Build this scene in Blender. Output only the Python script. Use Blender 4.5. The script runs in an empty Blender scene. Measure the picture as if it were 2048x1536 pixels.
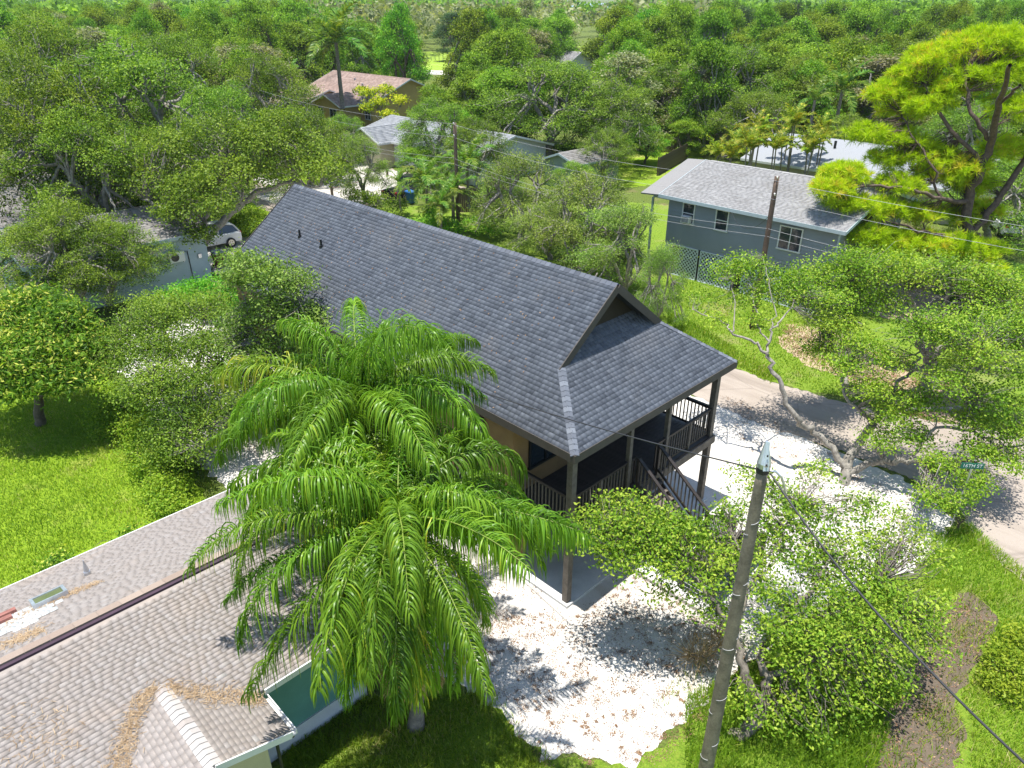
import bpy, bmesh, math, random
import numpy as np
from mathutils import Matrix, Vector

scene = bpy.context.scene
COL = scene.collection
# ------------------------------------------------------------------ camera
FPX = 1470.0                       # focal length in pixels of a 2048 wide frame
PITCH = math.radians(27.7)
HEAD = math.radians(44.6)          # heading measured in the street grid's frame
CAM = np.array([-12.65, -10.52, 16.0])
RT = np.array([math.cos(HEAD), -math.sin(HEAD), 0.0])
FW = np.array([math.sin(HEAD), math.cos(HEAD), 0.0])
FD = FW * math.cos(PITCH) - np.array([0, 0, math.sin(PITCH)])
UP = FW * math.sin(PITCH) + np.array([0, 0, math.cos(PITCH)])
cam_data = bpy.data.cameras.new('camera')
cam = bpy.data.objects.new('camera', cam_data)
COL.objects.link(cam)
cam_data.sensor_width = 36.0
cam_data.lens = 36.0 * FPX / 2048.0
cam_data.clip_start = 0.1
cam_data.clip_end = 12000
m = Matrix(((RT[0], UP[0], -FD[0], CAM[0]), (RT[1], UP[1], -FD[1], CAM[1]),
            (RT[2], UP[2], -FD[2], CAM[2]), (0, 0, 0, 1)))
cam.matrix_world = m
scene.camera = cam
# ------------------------------------------------------------------ sky, sun, exposure
SUN = np.array([-0.55, 0.22, 5.58])            # towards the sun, near the zenith
SUN = SUN / np.linalg.norm(SUN)
sun_el = math.asin(SUN[2]); sun_az = math.atan2(SUN[0], SUN[1])
world = bpy.data.worlds.new('World'); scene.world = world; world.use_nodes = True
wn = world.node_tree.nodes; wl = world.node_tree.links
wn.clear()
sky = wn.new('ShaderNodeTexSky'); sky.sky_type = 'NISHITA'; sky.sun_disc = False
sky.sun_elevation = sun_el; sky.sun_rotation = sun_az
sky.air_density = 1.0; sky.dust_density = 0.6; sky.ozone_density = 1.0
bg = wn.new('ShaderNodeBackground'); bg.inputs['Strength'].default_value = 0.115
wo = wn.new('ShaderNodeOutputWorld')
wl.new(sky.outputs[0], bg.inputs[0]); wl.new(bg.outputs[0], wo.inputs[0])
sl = bpy.data.lights.new('sun', 'SUN'); sl.energy = 4.3; sl.angle = math.radians(0.53)
sl.color = (1.0, 0.965, 0.9)
so = bpy.data.objects.new('sun', sl); COL.objects.link(so)
so.rotation_euler = Vector(SUN).to_track_quat('Z', 'Y').to_euler()
so.location = (0, 0, 60)
scene.view_settings.view_transform = 'Standard'
scene.view_settings.look = 'None'
scene.view_settings.exposure = 1.08
scene.view_settings.gamma = 1.0
scene.render.engine = 'CYCLES'
scene.cycles.max_bounces = 7; scene.cycles.diffuse_bounces = 4; scene.cycles.glossy_bounces = 2
scene.cycles.transmission_bounces = 4; scene.cycles.transparent_max_bounces = 6
scene.cycles.caustics_reflective = False; scene.cycles.caustics_refractive = False

# ------------------------------------------------------------------ pixel helpers (2048 x 1536 photo pixels)
def ray(u, v): return FD + (u - 1024) / FPX * RT - (v - 768) / FPX * UP
def at(u, v, z=0.0):
    d = ray(u, v); return CAM + d * (z - CAM[2]) / d[2]
def at_dist(u, v, D):
    d = ray(u, v); return CAM + d * D / (d @ FW)

# ------------------------------------------------------------------ mesh helpers
ORIG = {}
def V(*a): return np.array(a, float)
def norm(a):
    return a / (np.linalg.norm(a, axis=-1, keepdims=True) + 1e-9)

def mesh_from(name, verts, faces, mats, tone=None, smooth=False, matidx=None):
    """faces: list of (M,k) int arrays"""
    me = bpy.data.meshes.new(name)
    verts = np.asarray(verts, np.float32).reshape(-1, 3)
    faces = [np.asarray(f, np.int32) for f in faces if len(f)]
    nl = sum(f.size for f in faces); nf = sum(len(f) for f in faces)
    me.vertices.add(len(verts)); me.vertices.foreach_set('co', verts.ravel())
    me.loops.add(nl); me.polygons.add(nf)
    me.loops.foreach_set('vertex_index', np.concatenate([f.ravel() for f in faces]))
    starts = []; s = 0
    for f in faces:
        k = f.shape[1]; starts.append(s + np.arange(len(f)) * k); s += f.size
    me.polygons.foreach_set('loop_start', np.concatenate(starts).astype(np.int32))
    if smooth: me.polygons.foreach_set('use_smooth', np.ones(nf, bool))
    if matidx is not None: me.polygons.foreach_set('material_index', np.asarray(matidx, np.int32))
    me.update(calc_edges=True)
    if tone is not None:
        at_ = me.attributes.new('tone', 'FLOAT', 'FACE')
        at_.data.foreach_set('value', np.asarray(tone, np.float32))
    for mt in (mats if isinstance(mats, (list, tuple)) else [mats]): me.materials.append(mt)
    return me

class MB:
    """collects boxes, prisms and tubes into one mesh (world coordinates)"""
    def __init__(s): s.v = []; s.f = []; s.t = []; s.n = 0
    def add(s, verts, faces, tone=0.5):
        for p in verts: s.v.append(tuple(p))
        for f in faces: s.f.append(tuple(i + s.n for i in f)); s.t.append(tone)
        s.n += len(verts); return s
    def box(s, x0, x1, y0, y1, z0, z1, tone=0.5):
        return s.add([(x0, y0, z0), (x1, y0, z0), (x1, y1, z0), (x0, y1, z0), (x0, y0, z1), (x1, y0, z1), (x1, y1, z1), (x0, y1, z1)],
                     [(3, 2, 1, 0), (4, 5, 6, 7), (0, 1, 5, 4), (1, 2, 6, 5), (2, 3, 7, 6), (3, 0, 4, 7)], tone)
    def beam(s, p, q, w, h, up=(0, 0, 1), tone=0.5):
        p = np.array(p, float); q = np.array(q, float); d = norm(q - p); u = np.array(up, float)
        a = np.cross(d, u); a = a / np.linalg.norm(a) * w / 2; b = norm(np.cross(a, d)) * h / 2
        vs = [p - a - b, p + a - b, p + a + b, p - a + b, q - a - b, q + a - b, q + a + b, q - a + b]
        return s.add(vs, [(0, 1, 2, 3), (7, 6, 5, 4), (0, 4, 5, 1), (1, 5, 6, 2), (2, 6, 7, 3), (3, 7, 4, 0)], tone)
    def slab(s, pts, n, th, tone=0.5):
        """polygon extruded by th against normal n"""
        n = np.array(n, float); k = len(pts); a = [np.array(p, float) for p in pts]; b = [p - n * th for p in a]
        fs = [tuple(range(k)), tuple(range(2 * k - 1, k - 1, -1))] + [(i, k + i, k + (i + 1) % k, (i + 1) % k) for i in range(k)]
        return s.add(a + b, fs, tone)
    def tube(s, pts, rad, n=8, cap=True, tone=0.5):
        pts = [np.array(p, float) for p in pts]; k = len(pts)
        if not hasattr(rad, '__len__'): rad = [rad] * k
        vs = []; ref = None
        for i, p in enumerate(pts):
            d = norm(pts[min(i + 1, k - 1)] - pts[max(i - 1, 0)])
            if ref is None:
                ref = np.cross(d, (0, 0, 1.0)) if abs(d[2]) < .9 else np.cross(d, (1.0, 0, 0))
            a = norm(ref - d * (ref @ d)); ref = a; b = np.cross(d, a)
            for j in range(n):
                th = 2 * math.pi * j / n; vs.append(p + (a * math.cos(th) + b * math.sin(th)) * rad[i])
        fs = [(i * n + j, i * n + (j + 1) % n, (i + 1) * n + (j + 1) % n, (i + 1) * n + j) for i in range(k - 1) for j in range(n)]
        if cap: fs += [tuple(range(n - 1, -1, -1)), tuple(range((k - 1) * n, k * n))]
        return s.add(vs, fs, tone)
    def cyl(s, c, r, z0, z1, n=16, axis='z', tone=0.5):
        c = np.array(c, float); d = {'x': V(1, 0, 0), 'y': V(0, 1, 0), 'z': V(0, 0, 1)}[axis]
        return s.tube([c + d * z0, c + d * z1], r, n, True, tone)
    def build(s, name, mat, parent=None, smooth=False, bevel=0):
        me = bpy.data.meshes.new(name)
        o0 = ORIG.get(parent.name if parent else None, np.zeros(3))
        me.from_pydata([tuple(np.array(p) - o0) for p in s.v], [], s.f)
        at_ = me.attributes.new('tone', 'FLOAT', 'FACE'); at_.data.foreach_set('value', np.array(s.t, np.float32))
        me.materials.append(mat)
        if smooth: me.polygons.foreach_set('use_smooth', np.ones(len(s.f), bool))
        o = link(name, me, parent)
        if bevel:
            b = o.modifiers.new('bevel', 'BEVEL'); b.width = bevel; b.segments = 2; b.limit_method = 'ANGLE'
        return o

def link(name, me, parent=None, loc=None):
    o = bpy.data.objects.new(name, me); COL.objects.link(o)
    if parent is not None:
        o.parent = parent; ORIG[o.name] = ORIG.get(parent.name, np.zeros(3))
        if loc is not None: o.location = Vector(np.array(loc, float) - ORIG[o.name])
    elif loc is not None: o.location = Vector(loc)
    return o
def tag(o, label, cat, group=None, kind=None):
    if label: o['label'] = label
    if cat: o['category'] = cat
    if group: o['group'] = group
    if kind: o['kind'] = kind
    return o
def thing(name, label, cat, loc, group=None):
    o = bpy.data.objects.new(name, None); COL.objects.link(o); o.empty_display_size = .2
    o.location = Vector(loc); ORIG[o.name] = np.array(loc, float)
    return tag(o, label, cat, group)
_box_cache = {}
def unit_box(name, dx, dy, dz, mat):
    k = (name, round(dx, 3), round(dy, 3), round(dz, 3), mat.name)
    if k not in _box_cache:
        b = MB().box(-dx / 2, dx / 2, -dy / 2, dy / 2, -dz / 2, dz / 2)
        me = bpy.data.meshes.new(name); me.from_pydata(b.v, [], b.f); me.materials.append(mat); _box_cache[k] = me
    return _box_cache[k]
def piece(name, dims, c, mat, parent, rot=None):
    """a small box part sharing its mesh with its look-alikes"""
    o = link(name, unit_box(name, *dims, mat), parent, c)
    if rot is not None: o.rotation_euler = rot
    return o

# ------------------------------------------------------------------ materials
def _mat(name):
    mt = bpy.data.materials.new(name); mt.use_nodes = True
    nt = mt.node_tree; b = nt.nodes['Principled BSDF']
    return mt, nt, b
def ramp(nt, stops, fac, interp='LINEAR'):
    r = nt.nodes.new('ShaderNodeValToRGB'); r.color_ramp.interpolation = interp
    els = r.color_ramp.elements
    while len(els) < len(stops): els.new(0.5)
    for e, (p, c) in zip(els, stops): e.position = p; e.color = (*c, 1)
    nt.links.new(fac, r.inputs[0]); return r.outputs[0]
def noise(nt, scale, detail=4, rough=.6, vec=None, dist=0.0):
    n = nt.nodes.new('ShaderNodeTexNoise'); n.inputs['Scale'].default_value = scale
    n.inputs['Detail'].default_value = detail; n.inputs['Roughness'].default_value = rough; n.inputs['Distortion'].default_value = dist
    if vec is None:
        tc = nt.nodes.get('TC') or nt.nodes.new('ShaderNodeTexCoord'); tc.name = 'TC'; vec = tc.outputs['Object']
    nt.links.new(vec, n.inputs['Vector']); return n.outputs[0]
def mathn(nt, op, a, b):
    n = nt.nodes.new('ShaderNodeMath'); n.operation = op
    for i, x in enumerate((a, b)):
        if isinstance(x, (int, float)): n.inputs[i].default_value = x
        else: nt.links.new(x, n.inputs[i])
    return n.outputs[0]
def mixc(nt, fac, a, b, blend='MIX'):
    n = nt.nodes.new('ShaderNodeMix'); n.data_type = 'RGBA'; n.blend_type = blend
    if isinstance(fac, (int, float)): n.inputs[0].default_value = fac
    else: nt.links.new(fac, n.inputs[0])
    for i, x in ((6, a), (7, b)):
        if isinstance(x, tuple): n.inputs[i].default_value = (*x, 1)
        else: nt.links.new(x, n.inputs[i])
    return n.outputs[2]
def bump(nt, b, h, strength=.3, dist=.02):
    n = nt.nodes.new('ShaderNodeBump'); n.inputs['Strength'].default_value = strength; n.inputs['Distance'].default_value = dist
    nt.links.new(h, n.inputs['Height']); nt.links.new(n.outputs[0], b.inputs['Normal'])
def plain(name, c, rough=.6, var=.15, scale=3.0, metal=0, spec=.4, bmp=0.0, fine=40.0, bscale=30.0):
    """colour with soft blotches and fine grain"""
    mt, nt, b = _mat(name)
    n1 = noise(nt, scale, 5); n2 = noise(nt, fine, 3)
    f = mathn(nt, 'ADD', mathn(nt, 'MULTIPLY', n1, .65), mathn(nt, 'MULTIPLY', n2, .35))
    lo = tuple(max(0, x * (1 - var * 1.6)) for x in c); hi = tuple(min(1, x * (1 + var * 1.6)) for x in c)
    nt.links.new(ramp(nt, [(.3, lo), (.7, hi)], f), b.inputs['Base Color'])
    b.inputs['Roughness'].default_value = rough; b.inputs['Metallic'].default_value = metal
    b.inputs['Specular IOR Level'].default_value = spec
    if bmp: bump(nt, b, noise(nt, bscale, 4), bmp, .02)
    return mt
def attr(nt, name='tone'):
    a = nt.nodes.new('ShaderNodeAttribute'); a.attribute_name = name; return a.outputs['Fac']
def toned(name, stops, rough=.8, grain=.25, fine=60.0, spec=.25, blot=None, bscale=.6):
    """per-piece colour from the tone attribute, plus grain and optional blotches of another colour"""
    mt, nt, b = _mat(name)
    c = ramp(nt, stops, attr(nt))
    g = ramp(nt, [(.3, (1 - grain,) * 3), (.7, (1 + grain * .6,) * 3)], noise(nt, fine, 3))
    c = mixc(nt, 1.0, c, g, 'MULTIPLY')
    if blot:
        c = mixc(nt, ramp(nt, [(.52, (0, 0, 0)), (.72, (.75,) * 3)], noise(nt, bscale, 6, .65)), c, blot)
    nt.links.new(c, b.inputs['Base Color']); b.inputs['Roughness'].default_value = rough
    b.inputs['Specular IOR Level'].default_value = spec
    return mt
def leafmat(name, stops, trans=.38, rough=.5, spec=.14, hue=.06, tcol=(1.25, 1.3, .5)):
    mt, nt, b = _mat(name)
    oi = nt.nodes.new('ShaderNodeObjectInfo')
    c = ramp(nt, stops, attr(nt))
    hs = nt.nodes.new('ShaderNodeHueSaturation')
    nt.links.new(c, hs.inputs['Color'])
    nt.links.new(mathn(nt, 'ADD', mathn(nt, 'MULTIPLY', oi.outputs['Random'], hue), .5 - hue / 2), hs.inputs['Hue'])
    nt.links.new(mathn(nt, 'ADD', mathn(nt, 'MULTIPLY', oi.outputs['Random'], .35), .82), hs.inputs['Value'])
    nt.links.new(hs.outputs[0], b.inputs['Base Color'])
    b.inputs['Roughness'].default_value = rough; b.inputs['Specular IOR Level'].default_value = spec
    t = nt.nodes.new('ShaderNodeBsdfTranslucent')
    nt.links.new(mixc(nt, 1.0, hs.outputs[0], tcol, 'MULTIPLY'), t.inputs[0])
    mx = nt.nodes.new('ShaderNodeMixShader'); mx.inputs[0].default_value = trans
    out = nt.nodes['Material Output']
    nt.links.new(b.outputs[0], mx.inputs[1]); nt.links.new(t.outputs[0], mx.inputs[2]); nt.links.new(mx.outputs[0], out.inputs[0])
    return mt
def glass(name, c=(.02, .03, .04)):
    mt, nt, b = _mat(name); b.inputs['Base Color'].default_value = (*c, 1)
    b.inputs['Roughness'].default_value = .06; b.inputs['Specular IOR Level'].default_value = .8
    return mt

M = {}
M['oak'] = leafmat('oak_leaf', [(0, (.04, .085, .010)), (.5, (.125, .225, .022)), (1, (.28, .39, .05))], hue=.03)
M['oak_light'] = leafmat('light_oak_leaf', [(0, (.055, .11, .018)), (.5, (.165, .265, .042)), (1, (.34, .44, .10))], hue=.03)
M['oak_near'] = leafmat('near_oak_leaf', [(0, (.06, .13, .012)), (.5, (.17, .31, .022)), (1, (.36, .45, .055))], hue=.02)
M['bright'] = leafmat('bright_leaf', [(0, (.05, .13, .01)), (.5, (.14, .30, .02)), (1, (.30, .44, .04))])
M['mango'] = leafmat('mango_leaf', [(0, (.05, .12, .012)), (.6, (.13, .26, .02)), (.85, (.22, .34, .03)), (1, (.52, .54, .10))], hue=.0)
M['yellow_leaf'] = leafmat('yellow_leaf', [(0, (.10, .18, .01)), (.5, (.34, .40, .02)), (1, (.62, .55, .03))])
M['woods'] = leafmat('woodland_leaf', [(0, (.05, .10, .010)), (.5, (.145, .26, .022)), (1, (.30, .42, .05))], hue=.045, spec=.1, rough=.7)
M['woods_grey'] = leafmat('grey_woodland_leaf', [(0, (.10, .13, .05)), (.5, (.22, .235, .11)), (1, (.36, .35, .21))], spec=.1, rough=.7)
M['casuarina'] = leafmat('dark_needle', [(0, (.02, .04, .018)), (.5, (.05, .09, .035)), (1, (.10, .15, .06))])
M['pine'] = leafmat('pine_needle', [(0, (.20, .31, .012)), (.35, (.35, .50, .014)), (.8, (.52, .65, .025)), (1, (.58, .45, .06))], trans=.42, hue=.0, spec=.15)
M['palm'] = leafmat('palm_leaflet', [(0, (.045, .11, .010)), (.5, (.125, .26, .016)), (.85, (.25, .39, .03)), (1, (.55, .52, .05))], rough=.38, spec=.3, hue=.01)
M['palm_far'] = leafmat('far_palm_leaflet', [(0, (.04, .09, .015)), (.5, (.12, .23, .03)), (1, (.34, .40, .08))], rough=.35)
M['areca'] = leafmat('areca_leaflet', [(0, (.07, .13, .012)), (.5, (.20, .28, .025)), (1, (.50, .42, .06))])
M['deadfrond'] = leafmat('dead_frond', [(0, (.16, .10, .05)), (1, (.42, .30, .16))], trans=.2, hue=.02)
M['grass'] = leafmat('grass_blade', [(0, (.07, .15, .008)), (.5, (.17, .29, .014)), (.85, (.30, .38, .03)), (1, (.42, .36, .15))], rough=.55, spec=.3, hue=.02)
M['litter'] = toned('leaf_litter', [(0, (.10, .055, .03)), (.5, (.22, .125, .07)), (1, (.34, .23, .14))], .8)
M['bark'] = plain('grey_bark', (.23, .21, .18), .9, .45, 6, bmp=.6)
M['bark_dark'] = plain('dark_bark', (.12, .095, .07), .9, .4, 6, bmp=.6)
M['bark_pine'] = plain('pine_bark', (.10, .072, .055), .9, .4, 5, bmp=.7)
M['palm_trunk'] = plain('palm_bark', (.20, .17, .14), .9, .4, 6, bmp=.6)
M['rachis'] = plain('palm_rachis', (.17, .23, .035), .5, .2, 4)
# ------------------------------------------------------------------ ground materials
def lawnmat(name, c1, c2, c3, dry):
    mt, nt, b = _mat(name)
    n1 = noise(nt, .35, 6, .65); n2 = noise(nt, 9, 5, .7); n3 = noise(nt, 45, 3, .7)
    c = ramp(nt, [(.3, c1), (.5, c2), (.7, c3)], n2)
    c = mixc(nt, ramp(nt, [(.55, (0, 0, 0)), (.72, (.8,) * 3)], n1), c, dry)
    c = mixc(nt, 1.0, c, ramp(nt, [(.3, (.55,) * 3), (.7, (1.25,) * 3)], n3), 'MULTIPLY')
    nt.links.new(c, b.inputs['Base Color']); b.inputs['Roughness'].default_value = .9; b.inputs['Specular IOR Level'].default_value = .1
    bump(nt, b, n3, .7, .05); return mt
M['lawn'] = lawnmat('lawn', (.10, .19, .012), (.19, .30, .018), (.27, .36, .03), (.40, .36, .12))
M['verge'] = lawnmat('verge_grass', (.09, .16, .015), (.16, .25, .025), (.22, .28, .04), (.30, .25, .13))
M['floor'] = lawnmat('woodland_floor', (.05, .07, .02), (.11, .15, .03), (.17, .21, .05), (.20, .15, .09))
M['field'] = lawnmat('field_grass', (.17, .27, .03), (.24, .36, .04), (.32, .40, .08), (.40, .38, .16))
def gravelmat(name, lo, hi, stain, stain_amt=.5, sscale=.5, fine=38.0, speck=(.35, .25, .17), track=None):
    mt, nt, b = _mat(name)
    n1 = noise(nt, sscale, 7, .7); n2 = noise(nt, fine, 4, .75); n3 = noise(nt, 7, 5, .7)
    c = ramp(nt, [(.25, lo), (.6, hi)], n2)
    c = mixc(nt, ramp(nt, [(.5, (0, 0, 0)), (.75, (stain_amt,) * 3)], n1), c, stain)
    c = mixc(nt, ramp(nt, [(.60, (0, 0, 0)), (.72, (.55,) * 3)], n3), c, speck)
    if track:       # long wheel marks: noise stretched along the driving direction, plus fine cracks
        tc = nt.nodes['TC']; mp_ = nt.nodes.new('ShaderNodeMapping'); mp_.inputs['Scale'].default_value = track[0]
        nt.links.new(tc.outputs['Object'], mp_.inputs['Vector']); tn_ = noise(nt, 1.0, 6, .65, mp_.outputs[0], .4)
        c = mixc(nt, ramp(nt, [(.48, (0, 0, 0)), (.66, (track[2],) * 3)], tn_), c, track[1])
        vo = nt.nodes.new('ShaderNodeTexVoronoi'); vo.feature = 'DISTANCE_TO_EDGE'; vo.inputs['Scale'].default_value = track[3]
        nt.links.new(tc.outputs['Object'], vo.inputs['Vector'])
        c = mixc(nt, ramp(nt, [(.0, (track[4],) * 3), (.018, (0, 0, 0))], vo.outputs[0]), c, (.12, .10, .085))
    nt.links.new(c, b.inputs['Base Color']); b.inputs['Roughness'].default_value = .95; b.inputs['Specular IOR Level'].default_value = .1
    bump(nt, b, n2, .5, .03); return mt
M['shell'] = gravelmat('white_shell_gravel', (.42, .395, .36), (.60, .575, .535), (.45, .39, .33), .7, .35, 55, speck=(.42, .36, .30), track=((1.3, .10, 1), (.40, .345, .285), .55, .3, 0))
M['road'] = gravelmat('sandy_asphalt', (.23, .195, .165), (.36, .31, .265), (.26, .21, .17), .6, .35, 60, speck=(.27, .22, .18), track=((1.1, .07, 1), (.20, .165, .135), .6, .42, .35))
M['concrete'] = gravelmat('concrete', (.36, .335, .30), (.47, .445, .405), (.30, .27, .23), .5, .6, 50, speck=(.38, .34, .30))
M['dirt'] = gravelmat('swale_dirt', (.065, .05, .038), (.125, .10, .077), (.17, .135, .085), .5, .9, 25, speck=(.05, .04, .03))
M['straw'] = gravelmat('pine_straw', (.20, .14, .09), (.42, .32, .22), (.30, .30, .08), .5, .8, 30, speck=(.5, .42, .33))

rngG = np.random.default_rng(5)
def ragged(poly, step=.5, amp=.15, seed=0):
    if step <= .5: step = .14
    r = np.random.default_rng(seed); out = []
    k = len(poly)
    for i in range(k):
        p = np.array(poly[i][:2], float); q = np.array(poly[(i + 1) % k][:2], float); L = np.linalg.norm(q - p)
        n = max(1, min(260, int(L / step))); nrm = np.array([-(q - p)[1], (q - p)[0]]) / (L + 1e-9)
        ph = r.uniform(0, 6.28, 6); fr = np.r_[r.uniform(.8, 3.2, 3), r.uniform(5, 16, 3)]; am = (1, 1, 1, .45, .4, .35)
        for j in range(n):
            s = j / n * L
            w = sum(g_ * math.sin(f_ * s + h) for f_, h, g_ in zip(fr, ph, am)) / 3 * amp * 1.3 + r.normal() * amp * .22
            if j == 0: w *= .3
            out.append(p + (q - p) * j / n + nrm * w)
    return out
def sheet(name, poly, z, mat, kind='structure', step=.5, amp=.15, seed=0):
    pts = ragged(poly, step, amp, seed) if amp else [np.array(p[:2], float) for p in poly]
    bm = bmesh.new(); vs = [bm.verts.new((p[0], p[1], z)) for p in pts]
    f = bm.faces.new(vs); f.normal_update()
    if f.normal.z < 0: f.normal_flip()
    bmesh.ops.triangulate(bm, faces=[f])
    me = bpy.data.meshes.new(name); bm.to_mesh(me); bm.free(); me.materials.append(mat)
    o = link(name, me); o['kind'] = kind; return o
def px(*uv): return [at(u, v)[:2] for u, v in uv]

# one ground sheet to the horizon
bm = bmesh.new(); bmesh.ops.create_grid(bm, x_segments=24, y_segments=24, size=7000)
me = bpy.data.meshes.new('ground'); bm.to_mesh(me); bm.free(); me.materials.append(M['floor'])
ground = link('ground', me); ground['kind'] = 'structure'
SHELL = [(-4.35, -3.0), (-2.6, -4.6), (-.3, -4.9), (2.3, -5.0), (4.8, -5.6), (7.1, -6.2), (10.2, -7.0), (12.6, -6.6), (13.9, -4.6),
         (13.9, 6), (13.9, 24), (9, 31), (4, 33), (-2.5, 29.5), (-4.2, 24), (-4.4, 16), (-5.0, 10), (-5.6, 7), (-5.0, 3), (-4.5, .8), (-4.0, -.6), (-4.25, -1.8)]
sheet('shell_driveway', SHELL, .006, M['shell'], amp=.22, seed=3)
LAWN_L = [(-30, 6), (-6.0, 7.5), (-5.4, 12), (-4.8, 17), (-4.4, 22), (-4.6, 26), (-9, 29.5), (-30, 30)]
sheet('lawn', LAWN_L, .010, M['lawn'], amp=.2, seed=4)
ROAD = [(13.75, 75), (13.75, 6), (13.75, 1.5), (14.0, -2), (14.1, -4.9), (13.5, -6.4), (11.8, -7.9), (10.7, -9.5), (8, -11.6), (-12, -12.4), (-12, -18.5),
        (60, -18.5), (60, -12.4), (30, -11.6), (24, -9.6), (20.5, -6.9), (19.0, -3.6), (18.1, -.7), (17.6, 2.4), (17.55, 6), (17.6, 75)]
sheet('road', ROAD, .014, M['road'], amp=.12, seed=5)
sheet('front_yard', [(-12, -12.3), (8, -11.5), (10.5, -9.6), (11.7, -7.9), (10.2, -7.0), (7.1, -6.2), (2.3, -5), (-.3, -4.9), (-2.6, -4.6), (-4.3, -3), (-4.1, -1),
      (-4.6, 1.0), (-9.0, 1.2), (-12, -2)], .010, M['verge'], amp=.2, seed=6)
SWALE = px((1945, 1180), (1990, 1230), (1968, 1310), (1905, 1390), (1935, 1470), (1890, 1590), (1690, 1640), (1735, 1500), (1788, 1400), (1826, 1330), (1880, 1235), (1915, 1190))
sheet('swale_dirt', SWALE, .018, M['dirt'], amp=.12, seed=7)
sheet('verge_lawn', [(17.65, 3), (17.7, 40), (22.5, 43), (27, 40), (40, 30), (44, 20), (44, -4), (30, -10.5), (24, -9.2), (20.8, -6.9), (19.3, -3.6), (18.4, -.7)], .010, M['verge'], amp=.2, seed=8)
sheet('straw_patch', px((1575, 650), (1650, 655), (1740, 690), (1830, 770), (1960, 800), (1930, 850), (1850, 835), (1760, 790), (1690, 760), (1620, 735), (1560, 690)), .015, M['straw'], amp=.25, seed=9)
sheet('bare_sand', px((1640, 545), (1800, 560), (1900, 600), (1850, 650), (1720, 620), (1640, 590)), .014, M['straw'], amp=.3, seed=19)
sheet('back_yard', px((1180, 330), (1330, 270), (1420, 255), (1400, 330), (1310, 370), (1200, 380)), .014, M['lawn'], amp=.3, seed=21)
sheet('sports_field', px((790, 145), (790, 124), (820, 104), (930, 104), (1250, 88), (1260, 104), (1020, 140), (900, 146)), .03, M['field'], step=6, amp=1.0, seed=10)
sheet('far_lane', px((790, 148), (900, 150), (906, 142), (820, 140)), .05, M['concrete'], step=6, amp=.3, seed=11)
# pale concrete drive by the white house, poured in panels
drv = sheet('driveway', [(17.2, 44.2), (27, 42.6), (34, 42.6), (34, 63), (24, 63), (17.2, 54)], .018, M['road'], amp=.2, seed=12)
for i in range(5):
    for j in range(6):
        x0 = 17.7 + i * 3.2; y0 = 44.6 + j * 3.0
        if (i == 0 and j > 2) or y0 > 61: continue
        me = unit_box('panel', 3.12, 2.92, .03, M['concrete'])
        link('panel', me, drv, (x0 + 1.6, y0 + 1.5, .03))
sheet('grass_island', px((560, 340), (640, 318), (690, 350), (640, 372), (560, 372)), .052, M['lawn'], amp=.25, seed=13)
sheet('grass_strip', px((455, 440), (500, 405), (545, 432), (520, 470), (470, 478)), .02, M['lawn'], amp=.2, seed=14)
sheet('concrete_strip', [(5.6, 33.5), (13.7, 33.5), (13.7, 44), (7, 44.5)], .018, M['concrete'], amp=.1, seed=15)
# bay water far off
mw, nt, b = _mat('bay_water'); b.inputs['Base Color'].default_value = (.20, .28, .34, 1); b.inputs['Roughness'].default_value = .25
bump(nt, b, noise(nt, .05, 3), .2, .5); M['water'] = mw
sheet('water', px((1120, 18), (1225, 18), (1330, 6.5), (1060, 6.5)), .4, mw, step=200, amp=12, seed=16)

# ------------------------------------------------------------------ shingled roofs
def quad_wedges(cs, S, T, N, w, l, h0, h1):
    """wedge-shaped shingles: centres cs (K,3); axes S,T,N; widths w (K); lower edge h0 thick, upper edge h1"""
    K = len(cs); S = np.broadcast_to(S, (K, 3)); T = np.broadcast_to(T, (K, 3)); N = np.broadcast_to(N, (K, 3))
    w = np.asarray(w)[:, None] / 2; h0 = np.asarray(h0)[:, None]
    P = []
    for sx, ty, top in ((-1, -1, 0), (1, -1, 0), (1, 1, 0), (-1, 1, 0), (-1, -1, 1), (1, -1, 1), (1, 1, 1), (-1, 1, 1)):
        P.append(cs + S * w * sx + T * l / 2 * ty + N * ((h0 if ty < 0 else h1) * top))
    v = np.stack(P, 1).reshape(-1, 3)
    base = (np.arange(K) * 8)[:, None, None]
    f = np.array([(4, 5, 6, 7), (0, 1, 5, 4), (1, 2, 6, 5), (3, 0, 4, 7)])[None] + base
    return v, f.reshape(-1, 4)
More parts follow.
